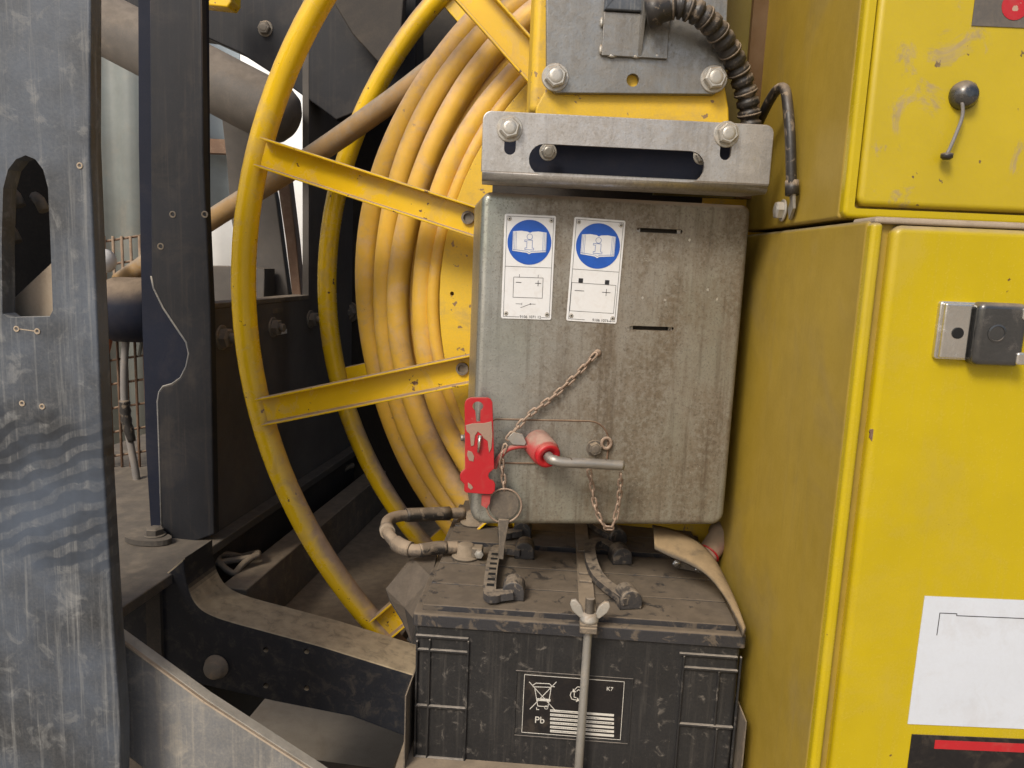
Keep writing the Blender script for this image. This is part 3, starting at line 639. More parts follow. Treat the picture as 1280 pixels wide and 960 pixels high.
# paper sheet and the darker sticker below it
a0, a1, c0, c1 = rc(1156, 745, 1300, 912, d0 - .001)
t = thing('paper_notice', 'white paper notice stuck on the lower cabinet door', 'notice', CAB.P(a0, d0, c0))
bm = prism(bmesh.new(), CAB, [(a0, c0), (a1, c0), (a1, c1), (a0, c1)], d0 - .0012, d0 - .0002); finish(bm, 'sheet', 'paint_wash', t)
bm = ribbon(bmesh.new(), CAB, [(a0 + .021, c1 - .05), (a0 + .021, c1 - .021), (a0 + .042, c1 - .021), (a0 + .042, c1 - .0235), (a1, c1 - .0235)], .0008, d0 - .0016, d0 - .001); finish(bm, 'printed_line', 'print_black', t)
a0, a1, c0, c1 = rc(1140, 918, 1300, 990, d0 - .001)
t = thing('dark_sticker', 'dark sticker with red band below the white paper notice', 'sticker', CAB.P(a0, d0, c0))
bm = prism(bmesh.new(), CAB, [(a0, c0), (a1, c0), (a1, c1), (a0, c1)], d0 - .0012, d0 - .0002); finish(bm, 'backing', 'label_black', t)
bm = prism(bmesh.new(), CAB, [(a0 + .03, c1 - .018), (a1, c1 - .018), (a1, c1 - .006), (a0 + .03, c1 - .006)], d0 - .0016, d0 - .001); finish(bm, 'red_band', 'red_paint', t)

UB = CAB.A(1048, 268, 0)[0]
t = thing('upper_cabinet', 'yellow steel cabinet above the seam, upper right', 'cabinet', CAB.P(.3, .6, .004))
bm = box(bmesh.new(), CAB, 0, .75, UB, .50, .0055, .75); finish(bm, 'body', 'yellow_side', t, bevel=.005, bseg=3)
fl = prism(bmesh.new(), CAB, rrect(.001, .75, .0065, .75, .010), UB - .013, UB + .001, r=.005, seg=5, holes=[rrect(.0135, .74, .0185, .74, .004)]); finish(fl, 'front_rim', 'yellow_door', t)
a_u, c_u = CAB.B(1070, 257, UB - .015); a_u = max(a_u, .0165); c_u = max(c_u, .021)
bm = prism(bmesh.new(), CAB, rrect(a_u, .745, c_u, .735, (0, 0, 0, .012)), UB - .015, UB - .001, r=.0075, seg=6); finish(bm, 'door', 'yellow_upper', t)
d1 = UB - .015
lb = bmesh.new(); lathe(lb, CAB.W(1203, 120, d1), -CAB.v, [(.017, -.002), (.017, .006), (.014, .010), (.011, .016), (.004, .017)], 26); lk = finish(lb, 'door_lock', 'latch_dark', t)
pl = [CAB.W(x, y, d1 - .012) for x, y in ((1203, 128), (1203, 145), (1196, 165), (1188, 184), (1184, 192))]
under(sweep(bmesh.new(), catmull(pl, 5), .0022, 8), 'lanyard', 'grey_cable', lk)
lb = bmesh.new(); lathe(lb, CAB.W(1184, 191, d1 - .012), (0, 0, -1), [(.004, 0), (.007, .001), (.007, .006), (.004, .008)], 16); under(lb, 'lock_plug', 'black_rubber', lk)
a0, c1 = CAB.B(1222, -30, d1); a1, c0 = CAB.B(1300, 36, d1)
o = finish(prism(bmesh.new(), CAB, [(a0, c0), (a1, c0), (a1, c1), (a0, c1)], d1 - .0012, d1 - .0002), 'grey_decal', 'dusty_grey_tube', t)
cx, cy = CAB.B(1268, 8, d1); bm = prism(bmesh.new(), CAB, circ(cx, cy, .016, 24), d1 - .0018, d1 - .001); under(bm, 'red_mark', 'red_paint', o)

# earth strap on the cabinet's side
t = thing('earth_strap', 'black earth cable with crimped lug bolted to the cabinet side', 'cable', CAB.P(-.01, .4, .01))
def side(x, y, off=.018): b, c = CAB.A(x, y, -off); return CAB.P(-off, b, c)
pts = [side(938, 175, .02), side(950, 150, .03), side(962, 126, .03), side(972, 112, .028), side(981, 112, .026), side(985, 135, .024), side(988, 175, .020), side(989, 215, .016), side(990, 242, .012)]
finish(sweep(bmesh.new(), catmull(pts, 6), .0075, 12), 'cable', 'black_rubber', t)
finish(sweep(bmesh.new(), [side(990, 226, .013), side(990, 244, .012)], .0098, 12), 'crimp', 'black_rubber', t)
finish(sweep(bmesh.new(), [side(990, 240, .012), side(991, 256, .008), side(987, 268, .0045)], 1, prof=[(-.009, -.002), (.009, -.002), (.009, .002), (-.009, .002)], up=Vector((-1, 0, 0)), smooth=False), 'lug', 'zinc_rod', t)
bolt(t, side(979, 263, .003), (-1, 0, 0), .0135)

# yellow panel with shade in its colour, and brown edge behind the conduit
o = finish(box(bmesh.new(), BRK, .30, .60, .175, .19, .02, .6), 'shaded_yellow_panel', 'shaded_yellow_panel'); tag(o, 'shaded yellow panel between the bolt plate and cabinet', 'panel')
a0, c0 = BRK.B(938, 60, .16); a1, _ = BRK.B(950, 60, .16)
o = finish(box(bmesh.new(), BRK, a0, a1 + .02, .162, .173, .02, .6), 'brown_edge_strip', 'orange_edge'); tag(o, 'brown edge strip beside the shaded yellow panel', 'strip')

# ================================================================== COLUMN, BOLT PLATE, BRACKET
t = thing('yellow_column', 'yellow steel column with base flange above the galvanised bracket', 'column', BRK.P(.2, .06, -.02))
a0, c0 = BRK.B(672, 150, .03); a1, c1 = BRK.B(908, -90, .03)
finish(box(bmesh.new(), BRK, a0 - .012, a1 + .004, .045, .16, c0 + .012, c1 + .1), 'column_body', 'yellow_plate', t, bevel=.012, bseg=4)
px = [(667, 152), (671, 132), (688, 100), (690, 60), (905, 60), (906, 105), (911, 135), (912, 156)]
bm = prism(bmesh.new(), BRK, poly_b(BRK, px, .012), .012, .030, r=.003); finish(bm, 'base_flange', 'yellow_plate', t)
t = thing('bolt_plate', 'grey galvanised plate with chamfered corners bolted to the yellow column', 'plate', BRK.P(.2, 0, .1))
px = [(683, -90), (683, 104), (694, 116), (893, 118), (906, 106), (913, -90)]
bm = prism(bmesh.new(), BRK, poly_b(BRK, px, .0), .0, .0115, holes=[circ(*BRK.B(791, 100, 0), .0095, 20)], r=.0015); finish(bm, 'plate', 'galv_plate', t)
for x, y in ((694, 97), (892, 99)): bolt(t, BRK.W(x, y, 0), -BRK.v, .0165, spin=random.random())
p0 = BRK.B(752, 69, -.006); p1 = BRK.B(838, 19, -.006); p2 = BRK.B(838, -90, -.006)
bm = prism(bmesh.new(), BRK, rrect(p0[0], p1[0], p0[1], p1[1], .001), -.006, -.0003, r=.001); finish(bm, 'pad', 'galv_plate', t)
bm = prism(bmesh.new(), BRK, rrect(p0[0], p1[0], p1[1] + .0015, p2[1], .001), -.011, -.0003, r=.002); finish(bm, 'upper_pad', 'slate_paint', t)  # darker slate colour stands for the shade on the tilted fold
ag = BRK.B(797, 69, -.006)[0]
fin = [(-.0062, p0[1] + .002), (-.034, p1[1] + .03), (-.06, p2[1]), (-.0062, p2[1])]
bm = prism(bmesh.new(), BRK, fin, 0, .006, fn=lambda x, b, y: BRK.P(ag + b, x, y)); finish(bm, 'gusset', 'galv_plate', t, bevel=.001)
for x, y in ((752, 28), (751, 62), (765, 70), (795, 71), (822, 70)):
    p = BRK.W(x, y, -.003); bm = bmesh.new(); d = BRK.w if x < 755 else BRK.u
    sweep(bm, [p - d * .007, p - d * .002 + BRK.v * -.001, p + d * .003, p + d * .007], [.0012, .0028, .0024, .001], 8); finish(bm, 'weld_bead', 'bolt_zinc', t)

t = thing('corrugated_conduit', 'dusty black corrugated conduit curving from the bolt plate down behind the bracket', 'conduit', BRK.W(830, 10, -.03))
ctl = [BRK.W(818, 14, -.035), BRK.W(848, 8, -.042), BRK.W(878, 20, -.04), BRK.W(903, 48, -.02), BRK.W(922, 85, .005), BRK.W(934, 125, .02), BRK.W(938, 170, .03), BRK.W(938, 240, .04)]
pth = catmull(ctl, 18); rad = [.0152 + .0019 * (1 if (i % 6) < 4 else -1) for i in range(len(pth))]
finish(sweep(bmesh.new(), pth, rad, 16), 'hose', 'black_rubber', t)
for i in range(14, len(pth) - 4, 12):
    d = (pth[i + 1] - pth[i - 1]).normalized(); lb = bmesh.new(); lathe(lb, pth[i], d, [(.0155, -.0016), (.0178, -.0012), (.0178, .0012), (.0155, .0016)], 20); finish(lb, 'dust_ring', 'dusty_hose', t)
lb = bmesh.new(); d = (pth[6] - pth[0]).normalized(); lathe(lb, pth[0] - d * .012, d, [(.014, 0), (.021, .002), (.021, .018), (.018, .021), (.018, .034), (.016, .036)], 24); finish(lb, 'fitting', 'black_rubber', t)

# bracket: bent plate with an oval window, adjusting slots and bolts
bb = -.030
L0 = BRK.B(604, 143, bb); R0 = BRK.B(967, 151, bb); L1 = BRK.B(601, 217, bb); R1 = BRK.B(964, 228, bb)
ca, cb = (L0[0] + L1[0]) / 2, (R0[0] + R1[0]) / 2; ct = (L0[1] + R0[1]) / 2; cbm = (L1[1] + R1[1]) / 2
t = thing('galvanised_bracket', 'bent galvanised bracket with long oval opening above the steel box', 'bracket', BRK.P(.2, 0, cbm))
w0 = BRK.B(680, 202, bb); w1 = BRK.B(862, 206, bb)
s1 = BRK.B(638, 170, bb); s2 = BRK.B(908, 177, bb)
def vslot(p): return [(p[0] + y, p[1] + x) for x, y in pill(-.018, .014, 0, .0085)]
bm = prism(bmesh.new(), BRK, rrect(ca, cb, cbm, ct, (0, .013, .013, 0)), bb, bb + .006, holes=[pill(w0[0], w1[0], (w0[1] + w1[1]) / 2, .0225, 10), vslot(s1)[::-1], vslot(s2)[::-1]], r=.0012)
finish(bm, 'plate', 'galv_bracket', t)
arc = [(bb + .013 - .013 * math.cos(R(q)), cbm - .013 * math.sin(R(q))) for q in range(0, 91, 10)] + [(bb + .065, cbm - .013)]
arc2 = [(bb + .013 - .0075 * math.cos(R(q)), cbm - .0075 * math.sin(R(q))) for q in range(0, 91, 10)] + [(bb + .065, cbm - .0075)]
bm = bmesh.new(); out = arc + arc2[::-1]
for ends in (0,):
    A_ = [bm.verts.new(BRK.P(ca + .0015, b, c)) for b, c in out]; B_ = [bm.verts.new(BRK.P(cb - .0015 - max(0, (b - bb - .012)) * .35, b, c)) for b, c in out]
    for i in range(len(out)): bm.faces.new((A_[i], A_[(i + 1) % len(out)], B_[(i + 1) % len(out)], B_[i])).smooth = (i % len(out)) < 9
    bm.faces.new(A_); bm.faces.new(B_)
finish(bm, 'bottom_bend', 'galv_bracket', t)
bolt(t, BRK.W(637, 161, bb), -BRK.v, .0155, spin=.3); bolt(t, BRK.W(908, 168, bb), -BRK.v, .0155, spin=.8)
finish(box(bmesh.new(), BRK, ca + .01, cb - .02, .058, .07, cbm - .01, ct - .004), 'back_plate', 'navy_paint', t)
finish(box(bmesh.new(), BRK, ca + .02, cb - .02, .255, .265, cbm - .14, ct), 'gap_shade_plate', 'dark_interior', t)  # dark plate added so the gap above the box looks shaded
for x, y in ((685, 190), (877, 195)):
    bolt(t, BRK.W(x, y, .03), -BRK.v, .011, 'bolt_zinc', name='inner_nut')

# ================================================================== STEEL ISOLATOR BOX
bw, bh = .4363, .5386
t = thing('steel_isolator_box', 'stained galvanised steel box with two riveted labels above the batteries', 'box', BOX.P(.2, .1, -bh))
def bx_(x, y, b=0): return BOX.B(x, y, b)
h1 = pill(bx_(798, 288)[0], bx_(851, 288)[0], (bx_(798, 288)[1] + bx_(851, 289)[1]) / 2, .0034, 5)
h2 = pill(bx_(789, 410)[0], bx_(840, 410)[0], (bx_(789, 410)[1] + bx_(840, 411)[1]) / 2, .0034, 5)
bm = prism(bmesh.new(), BOX, rrect(0, bw, -bh, 0, (.022, .014, .016, .024)), 0, .004, holes=[h1[::-1], h2[::-1]], r=0); bm.free()
bm = bmesh.new(); ol = rrect(0, bw, -bh, 0, (.022, .014, .016, .024))
prism(bm, BOX, ol, 0, .19, holes=[], r=.011, seg=7, back=False)
# open the front for the slots
ff = [f for f in bm.faces if len(f.verts) == len(ol)]
front = ff[0]; loop = list(front.verts); bm.faces.remove(front)
ed = [bm.edges.get((loop[i], loop[(i + 1) % len(loop)])) for i in range(len(loop))]
for h in (h1, h2):
    f_ = [bm.verts.new(BOX.P(a, 0, c)) for a, c in h]; g_ = [bm.verts.new(BOX.P(a, .012, c)) for a, c in h]
    for i in range(len(h)):
        bm.faces.new((f_[i], g_[i], g_[(i + 1) % len(h)], f_[(i + 1) % len(h)])); ed.append(bm.edges.get((f_[i], f_[(i + 1) % len(h)])))
bmesh.ops.triangle_fill(bm, use_beauty=True, use_dissolve=False, edges=ed)
finish(bm, 'cover', 'galv_box', t)
finish(box(bmesh.new(), BOX, .015, bw - .015, .014, .18, -bh + .015, -.015), 'inner_box', 'dark_interior', t)
for h in (h1, h2):
    a0 = min(p[0] for p in h); a1 = max(p[0] for p in h); c_ = sum(p[1] for p in h) / len(h)
    for f in (.06, .94):
        finish(box(bmesh.new(), BOX, a0 + (a1 - a0) * f - .0035, a0 + (a1 - a0) * f + .0025, .004, .010, c_ - .003, c_ + .003), 'slot_strap', 'steel_rod', t)
for (x, y) in ((803, 372), (831, 375), (862, 300), (885, 362), (896, 374)):
    a, c = bx_(x, y); n = 9; pts = [(a + random.uniform(.6, 1.3) * .0022 * math.cos(6.283 * i / n), c + random.uniform(.6, 1.4) * .0022 * math.sin(6.283 * i / n)) for i in range(n)]
    finish(prism(bmesh.new(), BOX, pts, -.0004, .001), 'scuff_mark', 'bolt_zinc', t)
bolt(t, BOX.P(-.002, .05, bx_(577, 556)[1]), -BOX.u, .011, 'steel_rod', name='side_stud', stud=.006)

# label plates
def label_plate(TL, TR, BL, serial, kind):
    p, q, s = bx_(*TL), bx_(*TR), bx_(*BL)
    wd = math.hypot(q[0] - p[0], q[1] - p[1]); ht = math.hypot(s[0] - p[0], s[1] - p[1])
    # local frame of the plate, tilted a hair on the box
    ang = math.atan2(q[1] - p[1], q[0] - p[0])
    fr = Frame((0, 0, 0), 0); fr.o = BOX.P(p[0], 0, p[1]); fr.u = BOX.u * math.cos(ang) + BOX.w * math.sin(ang); fr.w = BOX.w * math.cos(ang) - BOX.u * math.sin(ang); fr.v = BOX.v
    pl = finish(prism(bmesh.new(), fr, rrect(0, wd, -ht, 0, .003), -.0014, .0002, r=.0005, seg=2), 'label_plate', 'label_white', t)
    def sub(bm, nm, mt): return under(bm, nm, mt, pl)
    sub(ribbon(bmesh.new(), fr, [(.0035, -.0035), (wd - .0035, -.0035), (wd - .0035, -ht + .0035), (wd * .80, -ht + .0035)], .0006, -.00165, -.001), 'border', 'print_black')
    sub(ribbon(bmesh.new(), fr, [(.0035, -.0035), (.0035, -ht + .0035), (wd * .36, -ht + .0035)], .0006, -.00165, -.001), 'border', 'print_black')
    sub(ribbon(bmesh.new(), fr, [(.0035, -ht * .495), (wd - .0035, -ht * .495)], .0006, -.00165, -.001), 'divider', 'print_black')
    r = wd * .43; cx, cy = wd / 2, -ht * .26
    sub(prism(bmesh.new(), fr, circ(cx, cy, r, 48), -.0018, -.001), 'blue_disc', 'label_blue')
    # open book with the letter i
    def bk(k): return [(cx - r * .80 * k, cy + r * .46), (cx - r * .40, cy + r * .50), (cx - r * .1, cy + r * .47), (cx, cy + r * .42), (cx + r * .1, cy + r * .47), (cx + r * .40, cy + r * .50), (cx + r * .80 * k, cy + r * .46), (cx + r * .80 * k, cy - r * .40), (cx + r * .1, cy - r * .47), (cx, cy - r * .53), (cx - r * .1, cy - r * .47), (cx - r * .80 * k, cy - r * .40)]
    sub(prism(bmesh.new(), fr, bk(.96)[::-1], -.0022, -.0016), 'book', 'label_white')
    for e in (.66, .73, .80, .87):
        for sgn in (-1, 1): sub(ribbon(bmesh.new(), fr, [(cx + sgn * r * e * .92, cy + r * .45), (cx + sgn * r * e * .92, cy - r * .38)], .0004, -.0025, -.002), 'page_line', 'print_blue')
    for dz in (.06,): sub(ribbon(bmesh.new(), fr, [(cx - r * .75, cy - r * .34), (cx - r * .1, cy - r * .40), (cx, cy - r * .46), (cx + r * .1, cy - r * .40), (cx + r * .75, cy - r * .34)], .0005, -.0025, -.002), 'page_line', 'print_blue')
    sub(ribbon(bmesh.new(), fr, circ(cx, cy + r * .25, r * .125, 18), .0006, -.0025, -.002, True), 'letter_dot', 'print_blue')
    k = r
    sub(ribbon(bmesh.new(), fr, [(cx + x * k, cy + y * k) for x, y in ((-.22, .10), (.13, .10), (.13, -.25), (.2, -.25), (.2, -.33), (-.2, -.33), (-.2, -.25), (-.12, -.25), (-.12, .03), (-.22, .03))], .0006, -.0025, -.002, True), 'letter_stem', 'print_blue')
    B0, B1 = -.00165, -.001
    if kind == 0:
        x0, x1, y0, y1 = wd * .22, wd * .80, -ht * .79, -ht * .595
        sub(ribbon(bmesh.new(), fr, [(x0, y0), (x1, y0), (x1, y1), (x0, y1)], .0007, B0, B1, True), 'battery_sign', 'print_black')
        for x in (wd * .33, wd * .70): sub(ribbon(bmesh.new(), fr, [(x, y1), (x, y1 + .0045)], .0007, B0, B1), 'pole_sign', 'print_black')
        sub(ribbon(bmesh.new(), fr, [(wd * .27, -ht * .645), (wd * .37, -ht * .645)], .0010, B0, B1), 'minus_sign', 'print_black')
        sub(ribbon(bmesh.new(), fr, [(wd * .65, -ht * .648), (wd * .76, -ht * .648)], .0010, B0, B1), 'plus_sign', 'print_black')
        sub(ribbon(bmesh.new(), fr, [(wd * .705, -ht * .622), (wd * .705, -ht * .674)], .0010, B0, B1), 'plus_sign', 'print_black')
        sub(ribbon(bmesh.new(), fr, [(wd * .28, -ht * .852), (wd * .40, -ht * .852)], .0006, B0, B1), 'switch_sign', 'print_black')
        sub(ribbon(bmesh.new(), fr, [(wd * .40, -ht * .842), (wd * .40, -ht * .862)], .0006, B0, B1), 'switch_sign', 'print_black')
        sub(ribbon(bmesh.new(), fr, [(wd * .38, -ht * .888), (wd * .57, -ht * .85), (wd * .67, -ht * .85)], .0007, B0, B1), 'switch_sign', 'print_black')
        sub(prism(bmesh.new(), fr, circ(wd * .57, -ht * .85, .0011, 10), B0 - .0001, B1), 'switch_sign', 'print_black')
    else:
        x0, x1, y0, y1 = wd * .05, wd * .92, -ht * .90, -ht * .625
        sub(ribbon(bmesh.new(), fr, [(x0, y0), (x1, y0), (x1, y1), (x0, y1)], .0006, B0, B1, True), 'battery_sign', 'print_black')
        for x in (wd * .22, wd * .74): sub(prism(bmesh.new(), fr, rrect(x - .0036, x + .0036, y1 + .0005, y1 + .0075, .0003, 2), B0, B1), 'pole_sign', 'print_black')
        sub(ribbon(bmesh.new(), fr, [(wd * .12, -ht * .70), (wd * .30, -ht * .70)], .0009, B0, B1), 'minus_sign', 'print_black')
        sub(ribbon(bmesh.new(), fr, [(wd * .66, -ht * .70), (wd * .82, -ht * .70)], .0009, B0, B1), 'plus_sign', 'print_black')
        sub(ribbon(bmesh.new(), fr, [(wd * .74, -ht * .668), (wd * .74, -ht * .732)], .0009, B0, B1), 'plus_sign', 'print_black')
    lettering(serial, .0062, fr, wd * .58 if kind == 0 else wd * .70, -.0015, -ht + .0038, 'print_black', t, part=pl)
    for x, y in ((.0075, -.0075), (wd - .0075, -.0075), (.0075, -ht + .0085), (wd - .0075, -ht + .0085)):
        lb = bmesh.new(); lathe(lb, fr.P(x, -.0012, y), -fr.v, [(.0036, 0), (.0036, .0004), (.0028, .0012), (.0014, .0014), (.0011, .0004)], 14, False); sub(lb, 'rivet', 'bolt_zinc')
        lb = bmesh.new(); lathe(lb, fr.P(x, -.0016, y), -fr.v, [(.0012, 0), (.0012, .0006)], 10, False); sub(lb, 'rivet_core', 'black_void')
    return pl
label_plate((631, 267), (695, 270), (625, 398), '9106 1071 12', 0)['label'] = 'white label plate with open battery switch sign'
label_plate((718, 271), (782, 276), (711, 401), '9106 1071 1', 1)['label'] = 'white label plate with large battery sign'
# plate under the switch, bolt with wire eye
c_t, c_b = bx_(690, 525)[1], bx_(690, 579)[1]; a_l, a_r = bx_(612, 550)[0], bx_(760, 550)[0]
finish(prism(bmesh.new(), BOX, rrect(a_l, a_r, c_b, c_t, (.010, .034, .01, .01)), -.0022, .0005, r=.0008, seg=2), 'switch_plate', 'galv_box', t)
pp = rrect(a_l, a_r, c_b, c_t, (.010, .034, .01, .01))
finish(sweep(bmesh.new(), [BOX.P(a, -.0016, c) for a, c in pp], .0017, 6, True), 'rust_line', 'rusty', t)
bolt(t, BOX.W(743, 560, -.002), -BOX.v, .0115, 'dust_steel', spin=.4)
eye = [BOX.P(*((lambda q: (bx_(757, 553)[0] + .008 * math.cos(q), -.006, bx_(757, 553)[1] + .009 * math.sin(q)))(2 * math.pi * i / 14))) for i in range(14)]
finish(sweep(bmesh.new(), eye, .0028, 8, True), 'wire_eye', 'rust_chain', t)

# ------------------------------------------------------------------ isolator key: red collar with bent steel rod
t = thing('isolator_key', 'red isolator switch knob with bent steel rod handle on the box', 'switch', BOX.W(672, 556, 0))
p = BOX.W(671, 553, 0); f_ = BOX.W(686, 571, -.048); ax = (f_ - p).normalized(); L = (f_ - p).length
lb = bmesh.new(); lathe(lb, p, ax, [(.021, -.004), (.0235, 0), (.0235, L - .014), (.021, L - .011), (.019, L - .010)], 32); finish(lb, 'collar', 'red_dusty', t)
lb = bmesh.new(); lathe(lb, p, ax, [(.0195, L - .011), (.0205, L - .010), (.0205, L - .002), (.0185, L), (.0125, L), (.0115, L - .003), (.002, L - .004)], 32); finish(lb, 'knob_face', 'red_paint', t)
pts = [f_ - ax * .01, f_ + ax * .006, BOX.W(692, 575, -.060), BOX.W(704, 578, -.062), BOX.W(740, 579.5, -.060), BOX.W(779, 582, -.058)]
finish(sweep(bmesh.new(), catmull(pts, 8), .0082, 16), 'rod_handle', 'steel_rod', t)
pts = [BOX.W(x, y, b) for x, y, b in ((618, 585, -.012), (624, 572, -.016), (634, 562, -.018), (648, 558, -.018), (664, 557, -.016))]
finish(sweep(bmesh.new(), catmull(pts, 6), .0042, 10), 'red_arm', 'red_dusty', t)
pb = [BOX.B(x, y, -.024) for x, y in ((634, 548), (642, 540), (653, 543), (658, 553), (656, 557), (641, 556))]
finish(prism(bmesh.new(), BOX, pb, -.024, -.020, r=.001), 'steel_tab', 'zinc_rod', t)

# red lockout tag at the box edge
t = thing('red_lockout_tag', 'chipped red metal lockout tag with keyhole at the box left edge', 'tag', BOX.W(598, 620, -.03))
Z = lambda x, y: (540 + x / 4.571, 420 + y / 4.571)
op = [(186, 400), (190, 375), (202, 360), (220, 352), (318, 352), (336, 360), (346, 380), (352, 560), (357, 758), (340, 772), (326, 785), (322, 800), (330, 818), (352, 828), (362, 845), (360, 885), (345, 902), (325, 906), (195, 896), (184, 885), (186, 850), (176, 838), (162, 825), (160, 795), (168, 776), (188, 762), (189, 600)]
kh = [(x, y) for x, y in [(262 + 31 * math.cos(R(q)), 402 + 28 * math.sin(R(q))) for q in range(-240, 61, 20)]] + [(276, 490), (254, 490)]
sl = [(262, 568), (276, 566), (272, 664), (258, 664)]
bm = prism(bmesh.new(), BOX, [BOX.B(*Z(*q), -.034) for q in op], -.034, -.030, holes=[[BOX.B(*Z(*q), -.034) for q in kh], [BOX.B(*Z(*q), -.034) for q in sl]], r=.001, seg=2)
finish(bm, 'plate', 'red_paint', t)
mud = [(192, 510), (230, 500), (300, 498), (340, 488), (346, 560), (340, 640), (326, 668), (318, 600), (296, 585), (280, 560), (262, 546), (246, 570), (240, 625), (222, 630), (216, 560), (198, 545)]
finish(prism(bmesh.new(), BOX, [BOX.B(*Z(*q), -.0352) for q in mud], -.0352, -.0335, r=.0005, seg=2), 'mud_patch', 'mud', t)
for mp in ([(205, 655), (228, 662), (242, 690), (236, 718), (212, 712), (200, 680)], [(205, 838), (224, 850), (236, 868), (222, 880), (206, 866)]):
    finish(prism(bmesh.new(), BOX, [BOX.B(*Z(*q), -.035) for q in mp], -.0348, -.0335, r=.0005, seg=2), 'mud_patch', 'mud', t)
finish(sweep(bmesh.new(), [BOX.W(*Z(276, 568), -.037), BOX.W(*Z(270, 610), -.040), BOX.W(*Z(265, 664), -.037)], .0022, 8), 'hasp_pin', 'chrome', t)
finish(prism(bmesh.new(), BOX, [BOX.B(*Z(*q), -.028) for q in ((285, 908), (335, 908), (330, 955), (312, 985), (282, 968))], -.028, -.024), 'red_tongue', 'red_dusty', t)

# chains, ring and toggle
lb = bmesh.new(); lathe(lb, BOX.W(747, 441, 0), -BOX.v, [(.006, -.001), (.006, .002), (.004, .004), (.001, .0045)], 16); o = finish(lb, 'chain_rivet', 'rust_chain', bpy.data.objects['steel_isolator_box'])
chain('retaining_chain', 'rusty thin chain slanting across the box to the switch', [BOX.W(x, y, b) for x, y, b in ((745, 442, -.004), (722, 467, -.006), (692, 495, -.008), (660, 520, -.012), (634, 549, -.022))], .0128, .0018, 'rust_chain')
chain('ring_chain', 'short rusty chain hanging to the flat disc ring', [BOX.W(x, y, b) for x, y, b in ((632, 556, -.020), (627, 575, -.018), (629, 595, -.016), (631, 613, -.016))], .0128, .0018, 'rust_chain')
chain('hanging_chain', 'rusty chain loop hanging below the steel rod handle', [BOX.W(x, y, b) for x, y, b in ((736, 587, -.03), (740, 608, -.022), (744, 632, -.020), (752, 652, -.020), (762, 660, -.020), (769, 648, -.022), (774, 622, -.03), (776, 592, -.055))], .0128, .0018, 'rust_chain')
t = thing('disc_ring', 'flat round disc in a key ring hanging at the box bottom edge', 'ring', BOX.W(630, 654, -.016))
lb = bmesh.new(); lathe(lb, BOX.W(630, 631, -.018), -BOX.v, [(.024, -.001), (.0245, 0), (.024, .001), (.001, .0012)], 36, False); finish(lb, 'disc', 'dust_steel', t)
rg = [BOX.P(BOX.B(630, 632, -.02)[0] + .0285 * math.cos(2 * math.pi * i / 32), -.021, BOX.B(630, 632, -.02)[1] + .0285 * math.sin(2 * math.pi * i / 32)) for i in range(32)]
finish(sweep(bmesh.new(), rg, .0016, 8, True), 'split_ring', 'rust_chain', t)
t = thing('toggle_pin', 'flat dusty steel toggle pin hanging from the disc ring', 'pin', BOX.W(626, 698, -.022))
tp = [BOX.B(x, y, -.026) for x, y in ((623, 649), (636, 650), (635, 658), (631, 680), (629, 699), (623, 698), (624, 680))]
finish(prism(bmesh.new(), BOX, tp, -.028, -.022, r=.001), 'blade', 'dust_steel', t)

